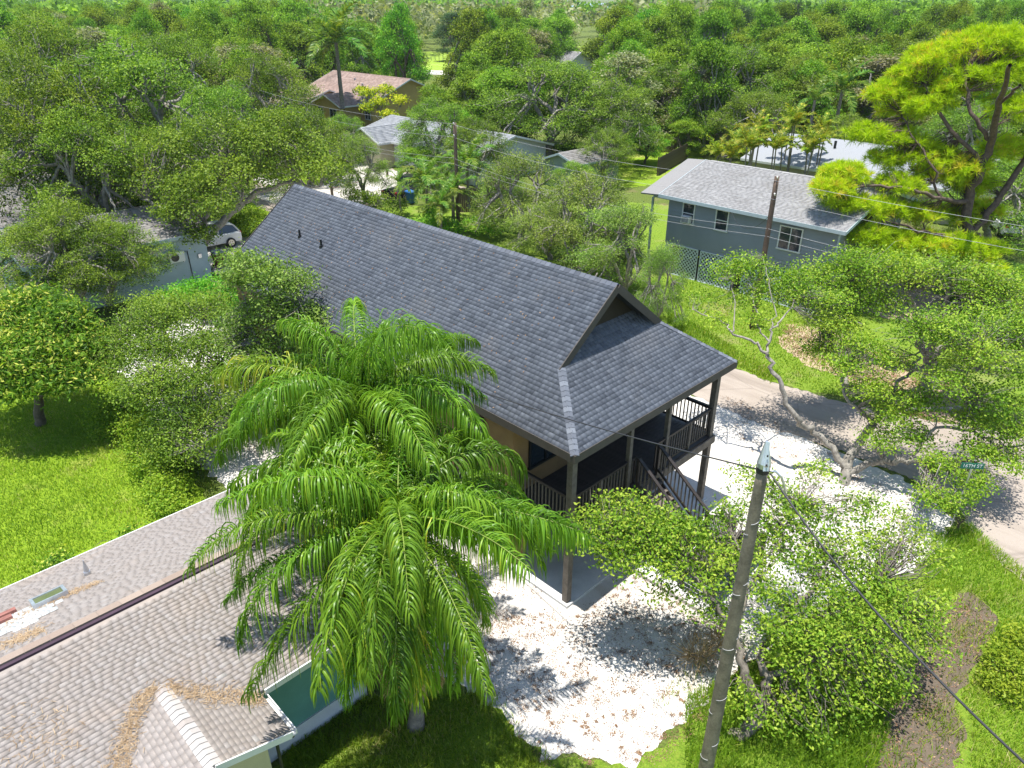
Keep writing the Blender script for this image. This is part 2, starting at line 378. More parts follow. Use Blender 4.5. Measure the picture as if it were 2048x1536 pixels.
class Roof:
    def __init__(s): s.c = []; s.S = []; s.T = []; s.N = []; s.w = []; s.t = []
    def plane(s, O, S, T, bounds, tl, exp, wset, rng, tone=lambda r, p: r.random(), lift=0.0):
        """O lower corner, S along the eave, T up the slope; bounds(t)->(s0,s1)"""
        O = np.array(O, float); S = norm(np.array(S, float)); T = norm(np.array(T, float)); N = np.cross(S, T)
        if N[2] < 0: N = -N
        n = int(tl / exp)
        for i in range(n + 1):
            t = (i + .5) * exp
            if t > tl: break
            s0, s1 = bounds(t); x = s0 - rng.uniform(0, wset[-1])
            while x < s1:
                w = wset[rng.integers(len(wset))]; a = max(x, s0); e = min(x + w, s1)
                if e - a > .04:
                    c = O + S * (a + e) / 2 + T * t + N * lift
                    s.c.append(c); s.S.append(S); s.T.append(T); s.N.append(N); s.t.append(tone(rng, c))
                    s.w.append(w if e - a > w - .005 else e - a)
                x += w
    def build(s, parent, mat, exp, thick, name='shingle', nind=300, wset=(), gap=.006, jitter=.4):
        c = np.array(s.c); S = np.array(s.S); T = np.array(s.T); N = np.array(s.N); w = np.array(s.w); t = np.clip(np.array(s.t), 0, 1)
        d = c - CAM; dist = np.linalg.norm(d, axis=1)
        cz = d @ FD; uu = np.abs(d @ RT / cz) * FPX; vv = np.abs(d @ UP / cz) * FPX
        vis = ((-d * N).sum(1) / dist > .12) & (uu < 1010) & (vv < 760) & np.isin(np.round(w, 3), np.round(wset, 3))
        order = np.argsort(np.where(vis, dist, 1e6))[:nind]
        ind = np.zeros(len(c), bool); ind[order] = True; ind &= vis
        o0 = ORIG.get(parent.name, np.zeros(3))
        tq = np.round(t * 9) / 9; l = exp * 1.12; cache = {}
        for i in np.nonzero(ind)[0]:
            k = (round(w[i], 3), round(tq[i], 2))
            if k not in cache:
                v, f = quad_wedges(np.zeros((1, 3)), V(1, 0, 0), V(0, 1, 0), V(0, 0, 1), [w[i] - gap], l, [thick * (1 - jitter / 2 + jitter * tq[i])], .002)
                cache[k] = mesh_from(name, v, [f], mat, np.full(len(f), tq[i]))
            o = link(name, cache[k], parent)
            Sx = np.cross(T[i], N[i])
            o.matrix_local = Matrix([[Sx[j], T[i][j], N[i][j], c[i][j] - o0[j]] for j in range(3)] + [[0, 0, 0, 1]])
        r = ~ind
        v, f = quad_wedges(c[r], S[r], T[r], N[r], w[r] - gap, l, thick * (1 - jitter / 2 + jitter * tq[r]), .002)
        # keep winding outward where the axes are left-handed
        me = mesh_from(name + '_field', v - o0, [f], mat, np.repeat(tq[r], 4))
        o = link(name + '_field', me, parent); o['kind'] = 'stuff'
        return o
def ridge_caps(parent, mat, p, q, half, drop, step, rng, n1, n2, name='ridge_cap', tone=.5, lift=.02, bent=False):
    """folded cap pieces along a ridge or hip p->q; n1, n2 unit directions down either slope"""
    p = np.array(p, float); q = np.array(q, float); L = np.linalg.norm(q - p); d = (q - p) / L; k = int(L / step)
    n1 = norm(np.array(n1, float)) * half; n2 = norm(np.array(n2, float)) * half
    for i in range(k + 1):
        a = p + d * (i * step); e = p + d * min(L, (i + 1.15) * step)
        up = V(0, 0, lift); lo = V(0, 0, lift * .35)
        mb = MB(); tn = float(np.clip(tone + rng.normal() * .16, 0, 1))
        vs = [a + up + n1, a + up * 1.3, a + up + n2, e + lo + n1, e + lo * 1.3, e + lo + n2, a + n1 - lo, a, a + n2 - lo]
        mb.add(vs, [(0, 1, 4, 3), (1, 2, 5, 4), (6, 7, 1, 0), (7, 8, 2, 1)], tn)
        mb.build(name, mat, parent)

def window(parent, c, w, h, axis, sign, fm, gm, mull=True, depth=.06, sash=True):
    """window part: frame with a glass pane sub-part; c centre on the wall plane; axis = normal axis"""
    c = np.array(c, float); n = V(1, 0, 0) if axis == 'x' else V(0, 1, 0); n = n * sign
    s = V(0, 1, 0) if axis == 'x' else V(1, 0, 0)
    fr = MB(); t = .07
    def bar(a0, a1, b0, b1, d0, d1):
        p = [c + s * a + V(0, 0, b) + n * d for d in (d0, d1) for a, b in ((a0, b0), (a1, b0), (a1, b1), (a0, b1))]
        fr.add(p, [(0, 1, 2, 3), (7, 6, 5, 4), (0, 4, 5, 1), (1, 5, 6, 2), (2, 6, 7, 3), (3, 7, 4, 0)])
    bar(-w / 2 - t, w / 2 + t, h / 2, h / 2 + t, .003, depth); bar(-w / 2 - t - .03, w / 2 + t + .03, -h / 2 - t, -h / 2, .003, depth + .03)
    bar(-w / 2 - t, -w / 2, -h / 2, h / 2, .003, depth - .004); bar(w / 2, w / 2 + t, -h / 2, h / 2, .003, depth - .004)
    if mull == 'v': bar(-.025, .025, -h / 2, h / 2, .003, depth - .012)
    elif mull: bar(-w / 2, w / 2, -.025, .025, .003, depth - .012)
    f = fr.build('window', fm, parent)
    g = MB(); p = [c + s * a + V(0, 0, b) + n * .02 for a, b in ((-w / 2, -h / 2), (w / 2, -h / 2), (w / 2, h / 2), (-w / 2, h / 2))]
    g.add(p, [(0, 1, 2, 3)]); g.build('pane', gm, f)
    return f
# ------------------------------------------------------------------ the dark-roofed raised house
M['stucco'] = plain('brown_stucco', (.30, .185, .085), .9, .14, 2.0, bmp=.35, bscale=60, fine=80)
M['wood_dark'] = plain('black_brown_timber', (.030, .024, .021), .6, .35, 4, spec=.4)
M['gable_dark'] = plain('dark_brown_gable_shade', (.035, .028, .018), .8)  # dark brown with the front gable's shade put into the colour
M['fascia_d'] = plain('dark_fascia', (.075, .065, .055), .7)
M['wood_grey'] = plain('weathered_brown_timber', (.13, .11, .09), .75, .3, 5)
M['deckm'] = plain('dark_deck_board', (.05, .045, .042), .6, .3, 5)
M['roof_dark'] = toned('charcoal_shingle', [(0, (.05, .057, .072)), (.35, (.080, .090, .110)), (.7, (.118, .131, .157)), (1, (.17, .187, .215))], .85, .2, 55, .25, blot=(.135, .138, .150), bscale=.4)
M['roof_base'] = plain('roof_underlay', (.04, .043, .05), .9)
M['metal_black'] = plain('black_metal', (.02, .02, .022), .4, .2)
M['conc_slab'] = plain('slab_concrete', (.50, .50, .49), .9, .12, 2)
M['glass'] = glass('window_glass')
M['wfb'] = plain('black_frame', (.02, .02, .02), .5)
house = thing('raised_house', 'brown stucco house on pillars with charcoal shingle roof and porch', 'house', (3.6, 9, 0))
EX0, EX1, EY0, EY1, EZ = -.36, 7.60, -.36, 19.7, 5.58
RX, RZ, GY = 3.62, 8.70, 1.63
K1 = (RZ - EZ) / (RX - EX0); K2 = .6357
# walls
mb = MB()
mb.box(0, .2, 2.25, 19.3, 2.62, 5.75); mb.box(7.05, 7.25, 2.25, 19.3, 2.62, 5.75)
mb.box(.2, 7.05, 2.25, 2.45, 2.62, 5.5); mb.box(.2, 7.05, 19.1, 19.3, 2.62, 5.5)
for y0, y1 in ((2.25, 2.45), (19.1, 19.3)):
    zt = lambda x: EZ - .10 + (x - EX0) * K1
    mb.add([(.2, y0, 5.5), (7.05, y0, 5.5), (7.05, y0, zt(.2)), (RX, y0, zt(RX)), (.2, y0, zt(.2)),
            (.2, y1, 5.5), (7.05, y1, 5.5), (7.05, y1, zt(.2)), (RX, y1, zt(RX)), (.2, y1, zt(.2))],
           [(0, 1, 2, 3, 4), (9, 8, 7, 6, 5), (0, 5, 6, 1), (1, 6, 7, 2), (2, 7, 8, 3), (3, 8, 9, 4), (4, 9, 5, 0)])
mb.box(.05, 7.2, 2.5, 19.05, 2.5, 2.62)
mb.build('wall', M['stucco'], house)
MB().slab([(.05, 2.246, 5.5), (7.2, 2.246, 5.5), (7.2, 2.246, EZ + .2), (RX, 2.246, RZ - .13), (.05, 2.246, EZ + .2)], (0, -1, 0), .02).build('gable_shade_panel', M['gable_dark'], house)  # thin sheet over the stucco, coloured as the shade under the rake
for y0 in (2.2, 7.0, 12.2, 18.45):
    for x0 in (-.012, 6.86):
        MB().box(x0, x0 + .40, y0, y0 + .82, .1, 2.64).build('pillar', M['stucco'], house)
MB().box(-.16, 7.42, -.16, 19.6, -.05, .10).build('slab', M['conc_slab'], house)
# black screens between the pillars
for (ya, yb) in ((3.02, 7.0), (7.82, 12.2), (13.02, 18.45)):
    for xs in (.12, 7.08):
        fr = MB()
        for z in (.2, 1.05, 2.4): fr.box(xs - .025, xs + .025, ya, yb, z, z + .06)
        p = fr.build('screen', M['metal_black'], house)
        n = int((yb - ya) / .13)
        if xs < 1:
            for i in range(1, n): piece('picket', (.022, .022, 2.2), (xs - .04, ya + i * (yb - ya) / n, 1.3), M['metal_black'], p)
mb = MB(); mb.box(2.6, 2.75, 4, 18.6, .1, 2.5); mb.box(2.6, 7.0, 18.6, 18.75, .1, 2.5); mb.build('storage_wall', M['stucco'], house)
# porch: deck boards, rim, posts
dk = MB().box(.02, 7.23, .02, 2.24, 2.62, 2.755).build('deck_frame', M['wood_dark'], house)
for i in range(16): piece('deck_board', (7.5, .133, .03), (3.62, -.05 + i * .142 + .07, 2.775), M['deckm'], dk)
rim = MB()
rim.box(-.08, 7.33, -.13, -.08, 2.47, 2.755); rim.box(-.13, -.08, -.13, 2.2, 2.47, 2.755); rim.box(7.33, 7.38, -.13, 2.24, 2.47, 2.755)
rim.build('rim_board', M['wood_grey'], house)
PX = (0.03, 2.60, 4.52, 7.20)
for i, x in enumerate(PX):
    w = .10 if i in (0, 3) else .07
    MB().box(x - w, x + w, .03 - w, .03 + w, .10, 5.22).build('post', M['wood_grey'], house, bevel=.008)
bm_ = MB(); bm_.box(-.08, 7.33, -.06, .12, 5.22, 5.46); bm_.box(-.08, .10, .12, 2.24, 5.22, 5.46); bm_.box(7.15, 7.33, .12, 2.24, 5.22, 5.46)
bm_.build('porch_beam', M['wood_grey'], house)
MB().box(-.2, 7.45, -.2, 2.24, 5.463, 5.50).build('porch_ceiling', M['wood_dark'], house)
# railings
def railing(p, q, z0=2.80, top=3.85, sub=0):
    p = np.array([*p, 0.]); q = np.array([*q, 0.]); L = np.linalg.norm(q - p); d = (q - p) / L
    r = MB()
    r.beam(p + V(0, 0, top), q + V(0, 0, top), .10, .04); r.beam(p + V(0, 0, top - .06), q + V(0, 0, top - .06), .04, .07)
    r.beam(p + V(0, 0, z0 + .12), q + V(0, 0, z0 + .12), .04, .07)
    for e in (p + d * .021, q - d * .021): r.box(e[0] - .02, e[0] + .02, e[1] - .02, e[1] + .02, z0 + .06, top + .005)
    o = r.build('railing', M['wood_dark'], house); n = int(L / .135)
    for i in range(1, n):
        c = p + d * (L * i / n); piece('baluster', (.034, .034, top - z0 - .22), (c[0], c[1], (top + z0 + .03) / 2), M['wood_grey'], o)
    return o
railing((.03, .13), (.03, 2.2)); railing((.13, .03), (2.53, .03)); railing((2.67, .03), (2.95, .03)); railing((3.99, .03), (4.45, .03))
railing((4.59, .03), (7.10, .03)); railing((7.20, .13), (7.20, 2.2))
MB().box(1.28, 1.36, -.01, .07, 2.79, 3.83).build('rail_post', M['wood_grey'], house); MB().box(5.85, 5.93, -.01, .07, 2.79, 3.83).build('rail_post', M['wood_grey'], house)
# stair flight, landing and lower flight
sm = MB()
for x in (2.97, 3.97): sm.beam((x, -.13, 2.62), (x, -2.0, 1.18), .05, .26)
stair = sm.build('stair', M['wood_dark'], house)
for i in range(8):
    piece('tread', (.96, .26, .04), (3.47, -.25 - i * .232, 2.60 - i * .178), M['wood_grey'], stair)
def stair_rail(x):
    r = MB(); a = V(x, -.10, 3.85); b_ = V(x, -2.0, 2.38); lo = V(0, 0, -.86)
    r.beam(a, b_, .11, .045); r.beam(a + lo, b_ + lo, .045, .08)
    for p in (a, b_): r.box(p[0] - .045, p[0] + .045, p[1] - .045, p[1] + .045, p[2] - 1.1, p[2] + .01)
    o = r.build('stair_rail', M['wood_dark'], house)
    for i in range(1, 14):
        c = a + (b_ - a) * i / 14; piece('baluster', (.034, .034, .84), (c[0], c[1], c[2] - .43), M['wood_grey'], o)
stair_rail(2.95); stair_rail(3.99)
lm = MB(); lm.box(2.9, 4.06, -3.16, -2.0, 1.08, 1.22)
for x, y in ((2.96, -3.1), (4.0, -3.1), (2.96, -2.06), (4.0, -2.06)): lm.box(x - .05, x + .05, y - .05, y + .05, .05, 1.08)
land = lm.build('landing', M['wood_grey'], house)
for i in range(8): piece('landing_board', (1.14, .135, .03), (3.48, -3.09 + i * .145, 1.237), M['deckm'], land)
for z in (.2, .36, .52, .68, .84, 1.0):
    piece('cable', (.012, 1.0, .012), (2.94, -2.58, z), M['conc_slab'], land)
def low_rail(p, q, z0, z1):
    r = MB(); p = np.array(p, float); q = np.array(q, float)
    r.beam(p + V(0, 0, z1), q + V(0, 0, z1), .10, .045); r.beam(p + V(0, 0, z0), q + V(0, 0, z0), .045, .07)
    for e in (p, q): r.box(e[0] - .045, e[0] + .045, e[1] - .045, e[1] + .045, e[2] + z0 - .1, e[2] + z1)
    o = r.build('landing_rail', M['wood_dark'], house); n = max(2, int(np.linalg.norm(q - p) / .135))
    for i in range(1, n):
        c = p + (q - p) * i / n; piece('baluster', (.034, .034, z1 - z0 - .06), (c[0], c[1], c[2] + (z0 + z1) / 2), M['wood_grey'], o)
low_rail((2.95, -3.1, 1.25), (2.95, -2.1, 1.25), .1, 1.0); low_rail((3.0, -3.12, 1.25), (4.0, -3.12, 1.25), .1, 1.0)
low_rail((4.06, -3.12, 1.2), (5.85, -3.12, .1), .1, 1.0); low_rail((4.06, -2.04, 1.2), (5.85, -2.04, .1), .1, 1.0)
s2 = MB()
for y in (-3.08, -2.08): s2.beam((4.06, y, 1.05), (5.8, y, .02), .05, .24)
stair2 = s2.build('stair', M['wood_dark'], house)
for i in range(6): piece('tread', (.26, .96, .04), (4.2 + i * .27, -2.58, 1.04 - i * .165), M['wood_grey'], stair2)
MB().box(2.62, 6.3, -3.4, -.165, -.05, .05).build('stair_pad', M['conc_slab'], house)
kb = MB(); kb.box(2.5, 2.62, -3.52, -.17, -.05, .12); kb.box(2.62, 6.3, -3.52, -3.4, -.05, .12); kb.build('pad_curb', M['concrete'], house)
# door and windows
window(house, (0, 4.0, 4.25), .9, 1.3, 'x', -1, M['wfb'], M['glass']); window(house, (0, 9.0, 4.25), .9, 1.3, 'x', -1, M['wfb'], M['glass'])
window(house, (0, 14.5, 4.25), .9, 1.3, 'x', -1, M['wfb'], M['glass'])
window(house, (1.35, 2.25, 4.2), 1.3, 1.4, 'y', -1, M['wfb'], M['glass'], 'v'); window(house, (6.0, 2.25, 4.2), 1.3, 1.4, 'y', -1, M['wfb'], M['glass'], 'v')
d = MB().box(3.15, 4.1, 2.19, 2.247, 2.79, 4.9).build('door', plain('door_tan', (.34, .27, .18), .6), house)
MB().cyl((4.0, 2.19, 3.75), .03, -.06, 0, 10, 'y').build('handle', M['metal_black'], d)
# roof decks
rf = MB()
TH = .11
nL = norm(V(-K1, 0, 1)); nR = norm(V(K1, 0, 1)); nP = norm(V(0, -K2, 1))
hx = EX0 + (GY - EY0) * K2 / K1; hz = EZ + (GY - EY0) * K2
XR = 2 * RX - EX0
rf.slab([(EX0, EY1, EZ), (RX, EY1, RZ), (RX, GY, RZ), (hx, GY, hz), (EX0, EY0, EZ)], nL, TH)
rf.slab([(XR, EY0, EZ), (2 * RX - hx, GY, hz), (RX, GY, RZ), (RX, EY1, RZ), (XR, EY1, EZ)], nR, TH)
yb = 2.25; xb = EX0 + (yb - EY0) * K2 / K1; zb = EZ + (yb - EY0) * K2
rf.slab([(EX0 + .004, EY0, EZ), (XR - .004, EY0, EZ), (2 * RX - xb, yb, zb), (xb, yb, zb)], nP, TH)
roof = rf.build('roof', M['roof_base'], house)
fa = MB()
fa.box(EX0 - .03, EX0 - .002, EY0 - .03, EY1 + .03, EZ - .24, EZ + .012); fa.box(XR + .002, XR + .03, EY0 - .03, EY1 + .03, EZ - .24, EZ + .012)
fa.box(EX0, XR, EY0 - .03, EY0 - .002, EZ - .24, EZ + .012)
for yy in (GY - .032, EY1 + .004):
    fa.beam((hx - .02 if yy < 5 else EX0, yy + .015, (hz if yy < 5 else EZ) - .10), (RX, yy + .015, RZ - .10), .028, .24)
    fa.beam((2 * RX - hx + .02 if yy < 5 else XR, yy + .015, (hz if yy < 5 else EZ) - .10), (RX, yy + .015, RZ - .10), .026, .238)
fa.build('fascia', M['fascia_d'], roof)
sf = MB(); sf.box(EX0, -.004, 2.3, EY1, EZ - .20, EZ - .17); sf.box(7.254, XR, 2.3, EY1, EZ - .20, EZ - .17); sf.build('soffit', M['wood_dark'], roof)
rng = np.random.default_rng(11)
R1 = Roof(); exp = .142; ws = (.13, .17, .21)
def tn(r, p):
    return float(np.clip(r.choice([.34, .52, .62], p=[.26, .46, .28]) + r.normal() * .07, 0, 1))
slopeL = math.hypot(RX - EX0, RZ - EZ); ct = (RX - EX0) / slopeL
def bL(t):
    x = t * ct; y0 = min(GY - EY0, x * K1 / K2)
    return y0, EY1 - EY0
R1.plane((EX0, EY0, EZ), (0, 1, 0), (RX - EX0, 0, RZ - EZ), bL, slopeL - .06, exp, ws, rng, tn, .004)
R1.plane((XR, EY0, EZ), (0, 1, 0), (-(RX - EX0), 0, RZ - EZ), bL, slopeL - .06, exp, ws, rng, tn, .004)
cp = 1 / math.hypot(1, K2); tP = (yb - EY0) / cp
def bP(t):
    y = t * cp; o = y * K2 / K1; return o, XR - EX0 - o
R1.plane((EX0, EY0, EZ), (1, 0, 0), (0, 1, K2), bP, tP - .02, exp, ws, rng, tn, .004)
R1.build(roof, M['roof_dark'], exp, .013, wset=ws, gap=.0005, jitter=.25)
ridge_caps(roof, M['roof_dark'], (RX, GY, RZ + .01), (RX, EY1, RZ + .01), .15, 0, .20, rng, (-1, 0, -K1), (1, 0, -K1), tone=.5, lift=.022)
for sgn in (1, -1):
    a = V(EX0, EY0, EZ + .012); e = V(hx, GY - .02, hz + .012)
    n1 = np.cross(norm(e - a), nP); n2 = -np.cross(norm(e - a), nL)
    if n1[0] < 0: n1 = -n1
    if n2[1] < 0: n2 = -n2
    if sgn < 0:
        a[0] = XR; e[0] = 2 * RX - hx; n1 = n1 * V(-1, 1, 1); n2 = n2 * V(-1, 1, 1)
    ridge_caps(roof, M['roof_dark'], a, e, .13, 0, .17, rng, n1, n2, tone=.55, lift=.02)
for (u, v) in ((600, 474), (643, 494)):
    # vent pipes stand on the left slope
    d = ray(u, v); t = (EZ - CAM[2] - (EX0 - CAM[0]) * K1) / (d[2] - d[0] * K1); p = CAM + d * t
    mbv = MB(); mbv.cyl(p, .045, -.1, .30, 10); mbv.cyl(p, .09, -.1, .06, 10); mbv.build('vent_pipe', M['metal_black'], roof)
# ------------------------------------------------------------------ neighbouring houses
def on_plane(u, v, P, n):
    d = ray(u, v); n = np.array(n, float); return CAM + d * ((np.array(P, float) - CAM) @ n) / (d @ n)
M['roof_pale'] = toned('pale_grey_shingle', [(0, (.245, .21, .188)), (.4, (.285, .25, .225)), (.75, (.315, .283, .262)), (1, (.37, .355, .34))], .9, .14, 50, .15, blot=(.35, .285, .235), bscale=.55)
M['roof_grey'] = toned('light_grey_shingle', [(0, (.21, .205, .20)), (.5, (.265, .26, .257)), (1, (.32, .315, .31))], .9, .12, 20, .15, blot=(.20, .19, .18), bscale=.35)
M['roof_white'] = toned('white_roofing', [(0, (.20, .21, .222)), (1, (.28, .29, .305))], .7, .1, 10, .3)
M['roof_pink'] = toned('faded_red_shingle', [(0, (.26, .185, .155)), (.5, (.33, .24, .205)), (1, (.40, .30, .26))], .9, .12, 10, .15, blot=(.17, .13, .115), bscale=.22)
M['roof_brown'] = toned('grey_brown_shingle', [(0, (.19, .178, .165)), (1, (.28, .265, .25))], .9, .12, 10, .15)
M['teal'] = plain('teal_paint', (.10, .25, .22), .7, .12, 1.5)
M['cream'] = plain('cream_paint', (.46, .41, .27), .7, .1, 1.5)
M['white_paint'] = plain('white_paint', (.52, .54, .56), .6, .08, 1.5)
M['brick_white'] = plain('painted_white_brick', (.36, .44, .49), .8, .1, 1.2, bmp=.2)
M['yellow_paint'] = plain('yellow_stucco', (.42, .30, .12), .8, .1, 1.0)
M['tan_paint'] = plain('tan_paint', (.52, .42, .25), .8, .1, 1.0)
M['green_paint'] = plain('grey_green_paint', (.27, .32, .28), .8, .1, 1.5)
M['siding'] = plain('grey_vinyl_siding', (.225, .25, .268), .55, .06, .8)
M['trim'] = plain('pale_blue_trim', (.40, .47, .49), .5, .08, 2)
M['trim_white'] = plain('white_trim', (.62, .62, .60), .5, .06, 2)
M['ridge_brown'] = toned('brown_ridge_cap', [(0, (.24, .185, .15)), (1, (.31, .25, .205))], .9, .15, 40, .15)
M['lattice'] = plain('white_lattice', (.52, .58, .62), .6, .05)
M['gap'] = plain('dark_gap', (.05, .03, .045), .9)
M['steel'] = plain('galvanised_steel', (.55, .57, .60), .35, .15, 8, metal=.8)
M['sky_glass'] = glass('skylight_glass', (.10, .12, .06))
M['rust'] = plain('rust_red_metal', (.24, .10, .08), .7, .25, 6)
M['straw_n'] = toned('pine_needle_litter', [(0, (.22, .145, .08)), (.5, (.32, .225, .13)), (1, (.42, .32, .21))], .9)

def gable_house(name, label, x0, x1, y0, y1, h, axis, k, over, wm, rm, fm, exp=.3, ws=(.8, 1.0, 1.3), wz=-.1, seed=1, base=None):
    """one simple gabled house; axis = direction of the ridge; k = roof slope. Returns thing, roof, dict of heights"""
    t = base or thing(name, label, 'house', ((x0 + x1) / 2, (y0 + y1) / 2, 0))
    rng = np.random.default_rng(seed)
    sw = (lambda a, b, c: (a, b, c)) if axis == 'y' else (lambda a, b, c: (b, a, c))
    a0, a1, b0, b1 = (x0, x1, y0, y1) if axis == 'y' else (y0, y1, x0, x1)    # a across the ridge, b along it
    am = (a0 + a1) / 2; rz = h + (am - a0) * k
    w = MB(); w.box(x0, x1, y0, y1, wz, h)
    for b in (b0, b1 - .15):
        P = [(a0, b, h), (a1, b, h), (am, b, rz - .02), (a0, b + .15, h), (a1, b + .15, h), (am, b + .15, rz - .02)]
        w.add([sw(*p) for p in P], [(0, 1, 2), (5, 4, 3), (0, 3, 4, 1), (1, 4, 5, 2), (2, 5, 3, 0)])
    w.build('wall', wm, t)
    ez = h - over * k + .05; rz = rz + .05; ea0, ea1, eb0, eb1 = a0 - over, a1 + over, b0 - over, b1 + over
    r = MB()
    n0 = norm(np.array(sw(-k, 0, 1))); n1 = norm(np.array(sw(k, 0, 1)))
    r.slab([sw(ea0, eb0, ez), sw(am, eb0, rz), sw(am, eb1, rz), sw(ea0, eb1, ez)], n0, .09)
    r.slab([sw(ea1, eb0, ez), sw(am, eb0, rz), sw(am, eb1, rz), sw(ea1, eb1, ez)], n1, .09)
    roof = r.build('roof', rm, t)
    f = MB()
    for ea, s in ((ea0, -1), (ea1, 1)):
        p = sw(ea + s * .02, eb0 - .02, ez - .07); q = sw(ea + s * .02, eb1 + .02, ez - .07); f.beam(p, q, .03, .2)
        for eb, sb in ((eb0, -1), (eb1, 1)): f.beam(sw(ea, eb + sb * .02, ez - .07), sw(am, eb + sb * .02, rz - .07), .03, .18 + .002 * s)
    f.build('fascia', fm, roof)
    if exp:
        R_ = Roof(); L = math.hypot(am - ea0, rz - ez); full = lambda t_: (0, eb1 - eb0)
        tf = lambda r_, p: float(np.clip(.5 + r_.normal() * .2, 0, 1))
        R_.plane(sw(ea0, eb0, ez), sw(0, 1, 0), sw(am - ea0, 0, rz - ez), full, L - .02, exp, ws, rng, tf, .004)
        R_.plane(sw(ea1, eb0, ez), sw(0, 1, 0), sw(am - ea1, 0, rz - ez), full, L - .02, exp, ws, rng, tf, .004)
        R_.build(roof, rm, exp, .014, nind=0, wset=ws)
        c = MB()
        for i in range(int((eb1 - eb0) / .5)):
            q0 = eb0 + i * .5
            c.add([sw(am - .14, q0, rz - .14 * k + .03), sw(am, q0, rz + .035), sw(am + .14, q0, rz - .14 * k + .03),
                   sw(am - .14, q0 + .49, rz - .14 * k + .022), sw(am, q0 + .49, rz + .027), sw(am + .14, q0 + .49, rz - .14 * k + .022)], [(0, 1, 4, 3), (1, 2, 5, 4)], float(rng.uniform(.3, .8)))
        cc = c.build('ridge_caps', rm, roof); cc['kind'] = 'stuff'
    return t, roof

# --- pale shingled house beside the palm
lh = thing('pale_roofed_house', 'low teal house with weathered pale grey shingle roof and skylight', 'house', (-11, 4, 0))
LX0, LX1, LRY, LRZ, LFY, LNY, LK = -18.0, -5.6, 4.0, 4.20, 8.30, .70, .302
fz = LRZ - (LFY - LRY) * LK; nz = LRZ - (LRY - LNY) * LK
CX, CZ, CY0, CHW, CK = -10.46, 3.57, -.55, 1.5, .31
w = MB(); w.box(-17.6, -6.1, 1.5, 7.9, -.1, 3.02); w.build('wall', M['teal'], lh)
w = MB(); w.box(-17.6, -6.1, 1.46, 1.499, -.05, .55); w.build('plinth', M['white_paint'], lh)
w = MB(); w.box(-11.7, -9.3, .0, 1.45, -.1, 3.0); w.add([(-11.7, .0, 3.0), (-9.3, .0, 3.0), (CX, .0, 3.4), (-11.7, .12, 3.0), (-9.3, .12, 3.0), (CX, .12, 3.4)], [(0, 1, 2), (5, 4, 3), (1, 4, 5, 2), (2, 5, 3, 0)])
w.build('wall', M['cream'], lh)
g = MB()
for xg in (-6.25,): g.add([(xg, 1.5, 3.0), (xg, 7.9, 3.0), (xg, LRY, LRZ - .12), (xg + .15, 1.5, 3.0), (xg + .15, 7.9, 3.0), (xg + .15, LRY, LRZ - .12)], [(2, 1, 0), (3, 4, 5), (1, 2, 5, 4), (2, 0, 3, 5)])
g.build('gable', M['teal'], lh)
r = MB()
r.slab([(LX0, LNY, nz), (LX1, LNY, nz), (LX1, LRY, LRZ), (LX0, LRY, LRZ)], norm(V(0, -LK, 1)), .1)
r.slab([(LX0, LFY, fz), (LX1, LFY, fz), (LX1, LRY, LRZ), (LX0, LRY, LRZ)], norm(V(0, LK, 1)), .1)
cez = CZ - CHW * CK
ym = lambda z: LRY - (LRZ - z) / LK
r.slab([(CX, CY0, CZ), (CX, ym(CZ) + .1, CZ), (CX + CHW, ym(cez) + .1, cez), (CX + CHW, CY0, cez)], norm(V(CK, 0, 1)), .09)
r.slab([(CX, CY0, CZ), (CX, ym(CZ) + .1, CZ), (CX - CHW, ym(cez) + .1, cez), (CX - CHW, CY0, cez)], norm(V(-CK, 0, 1)), .09)
lroof = r.build('roof', M['roof_pale'], lh)
rng = np.random.default_rng(21)
RL = Roof(); lexp = .102; lws = (.15, .19, .23)
def tl(r_, p): return float(np.clip(.55 + r_.normal() * .11, 0, 1))
Ln = math.hypot(LRY - LNY, LRZ - nz); ctn = (LRY - LNY) / Ln
class _Cut:
    pass
def plane_cut(O, S, T, tl_len, s_len, hide, ex, wset):
    RL2 = Roof(); RL2.plane(O, S, T, lambda t: (0, s_len), tl_len, ex, wset, rng, tl, .004)
    for i in range(len(RL2.c)):
        if not hide(RL2.c[i]):
            for k in 'cSTNwt': getattr(RL, k).append(getattr(RL2, k)[i])
def under_cross(c):
    z = CZ - abs(c[0] - CX) * CK; return abs(c[0] - CX) < CHW + .02 and c[2] < z - .01
def under_main(c): return c[2] < LRZ - (LRY - c[1]) * LK - .004 and c[1] > LNY
plane_cut((LX0, LNY, nz), (1, 0, 0), (0, LRY - LNY, LRZ - nz), Ln - .14, LX1 - LX0, under_cross, lexp, lws)
Lc = math.hypot(CHW, CHW * CK)
plane_cut((CX + CHW, CY0, cez), (0, 1, 0), (-CHW, 0, CHW * CK), Lc - .05, ym(CZ) - CY0 + .3, under_main, lexp, lws)
plane_cut((CX - CHW, CY0, cez), (0, 1, 0), (CHW, 0, CHW * CK), Lc - .05, ym(CZ) - CY0 + .3, under_main, lexp, lws)
RL.plane((LX0, LFY, fz), (1, 0, 0), (0, LRY - LFY, LRZ - fz), lambda t: (0, LX1 - LX0), math.hypot(LFY - LRY, LRZ - fz) - .25, .115, (.15, .19, .23), rng, tl, .004)
RL.build(lroof, M['roof_pale'], lexp, .022, wset=lws, gap=.0004, jitter=.0)
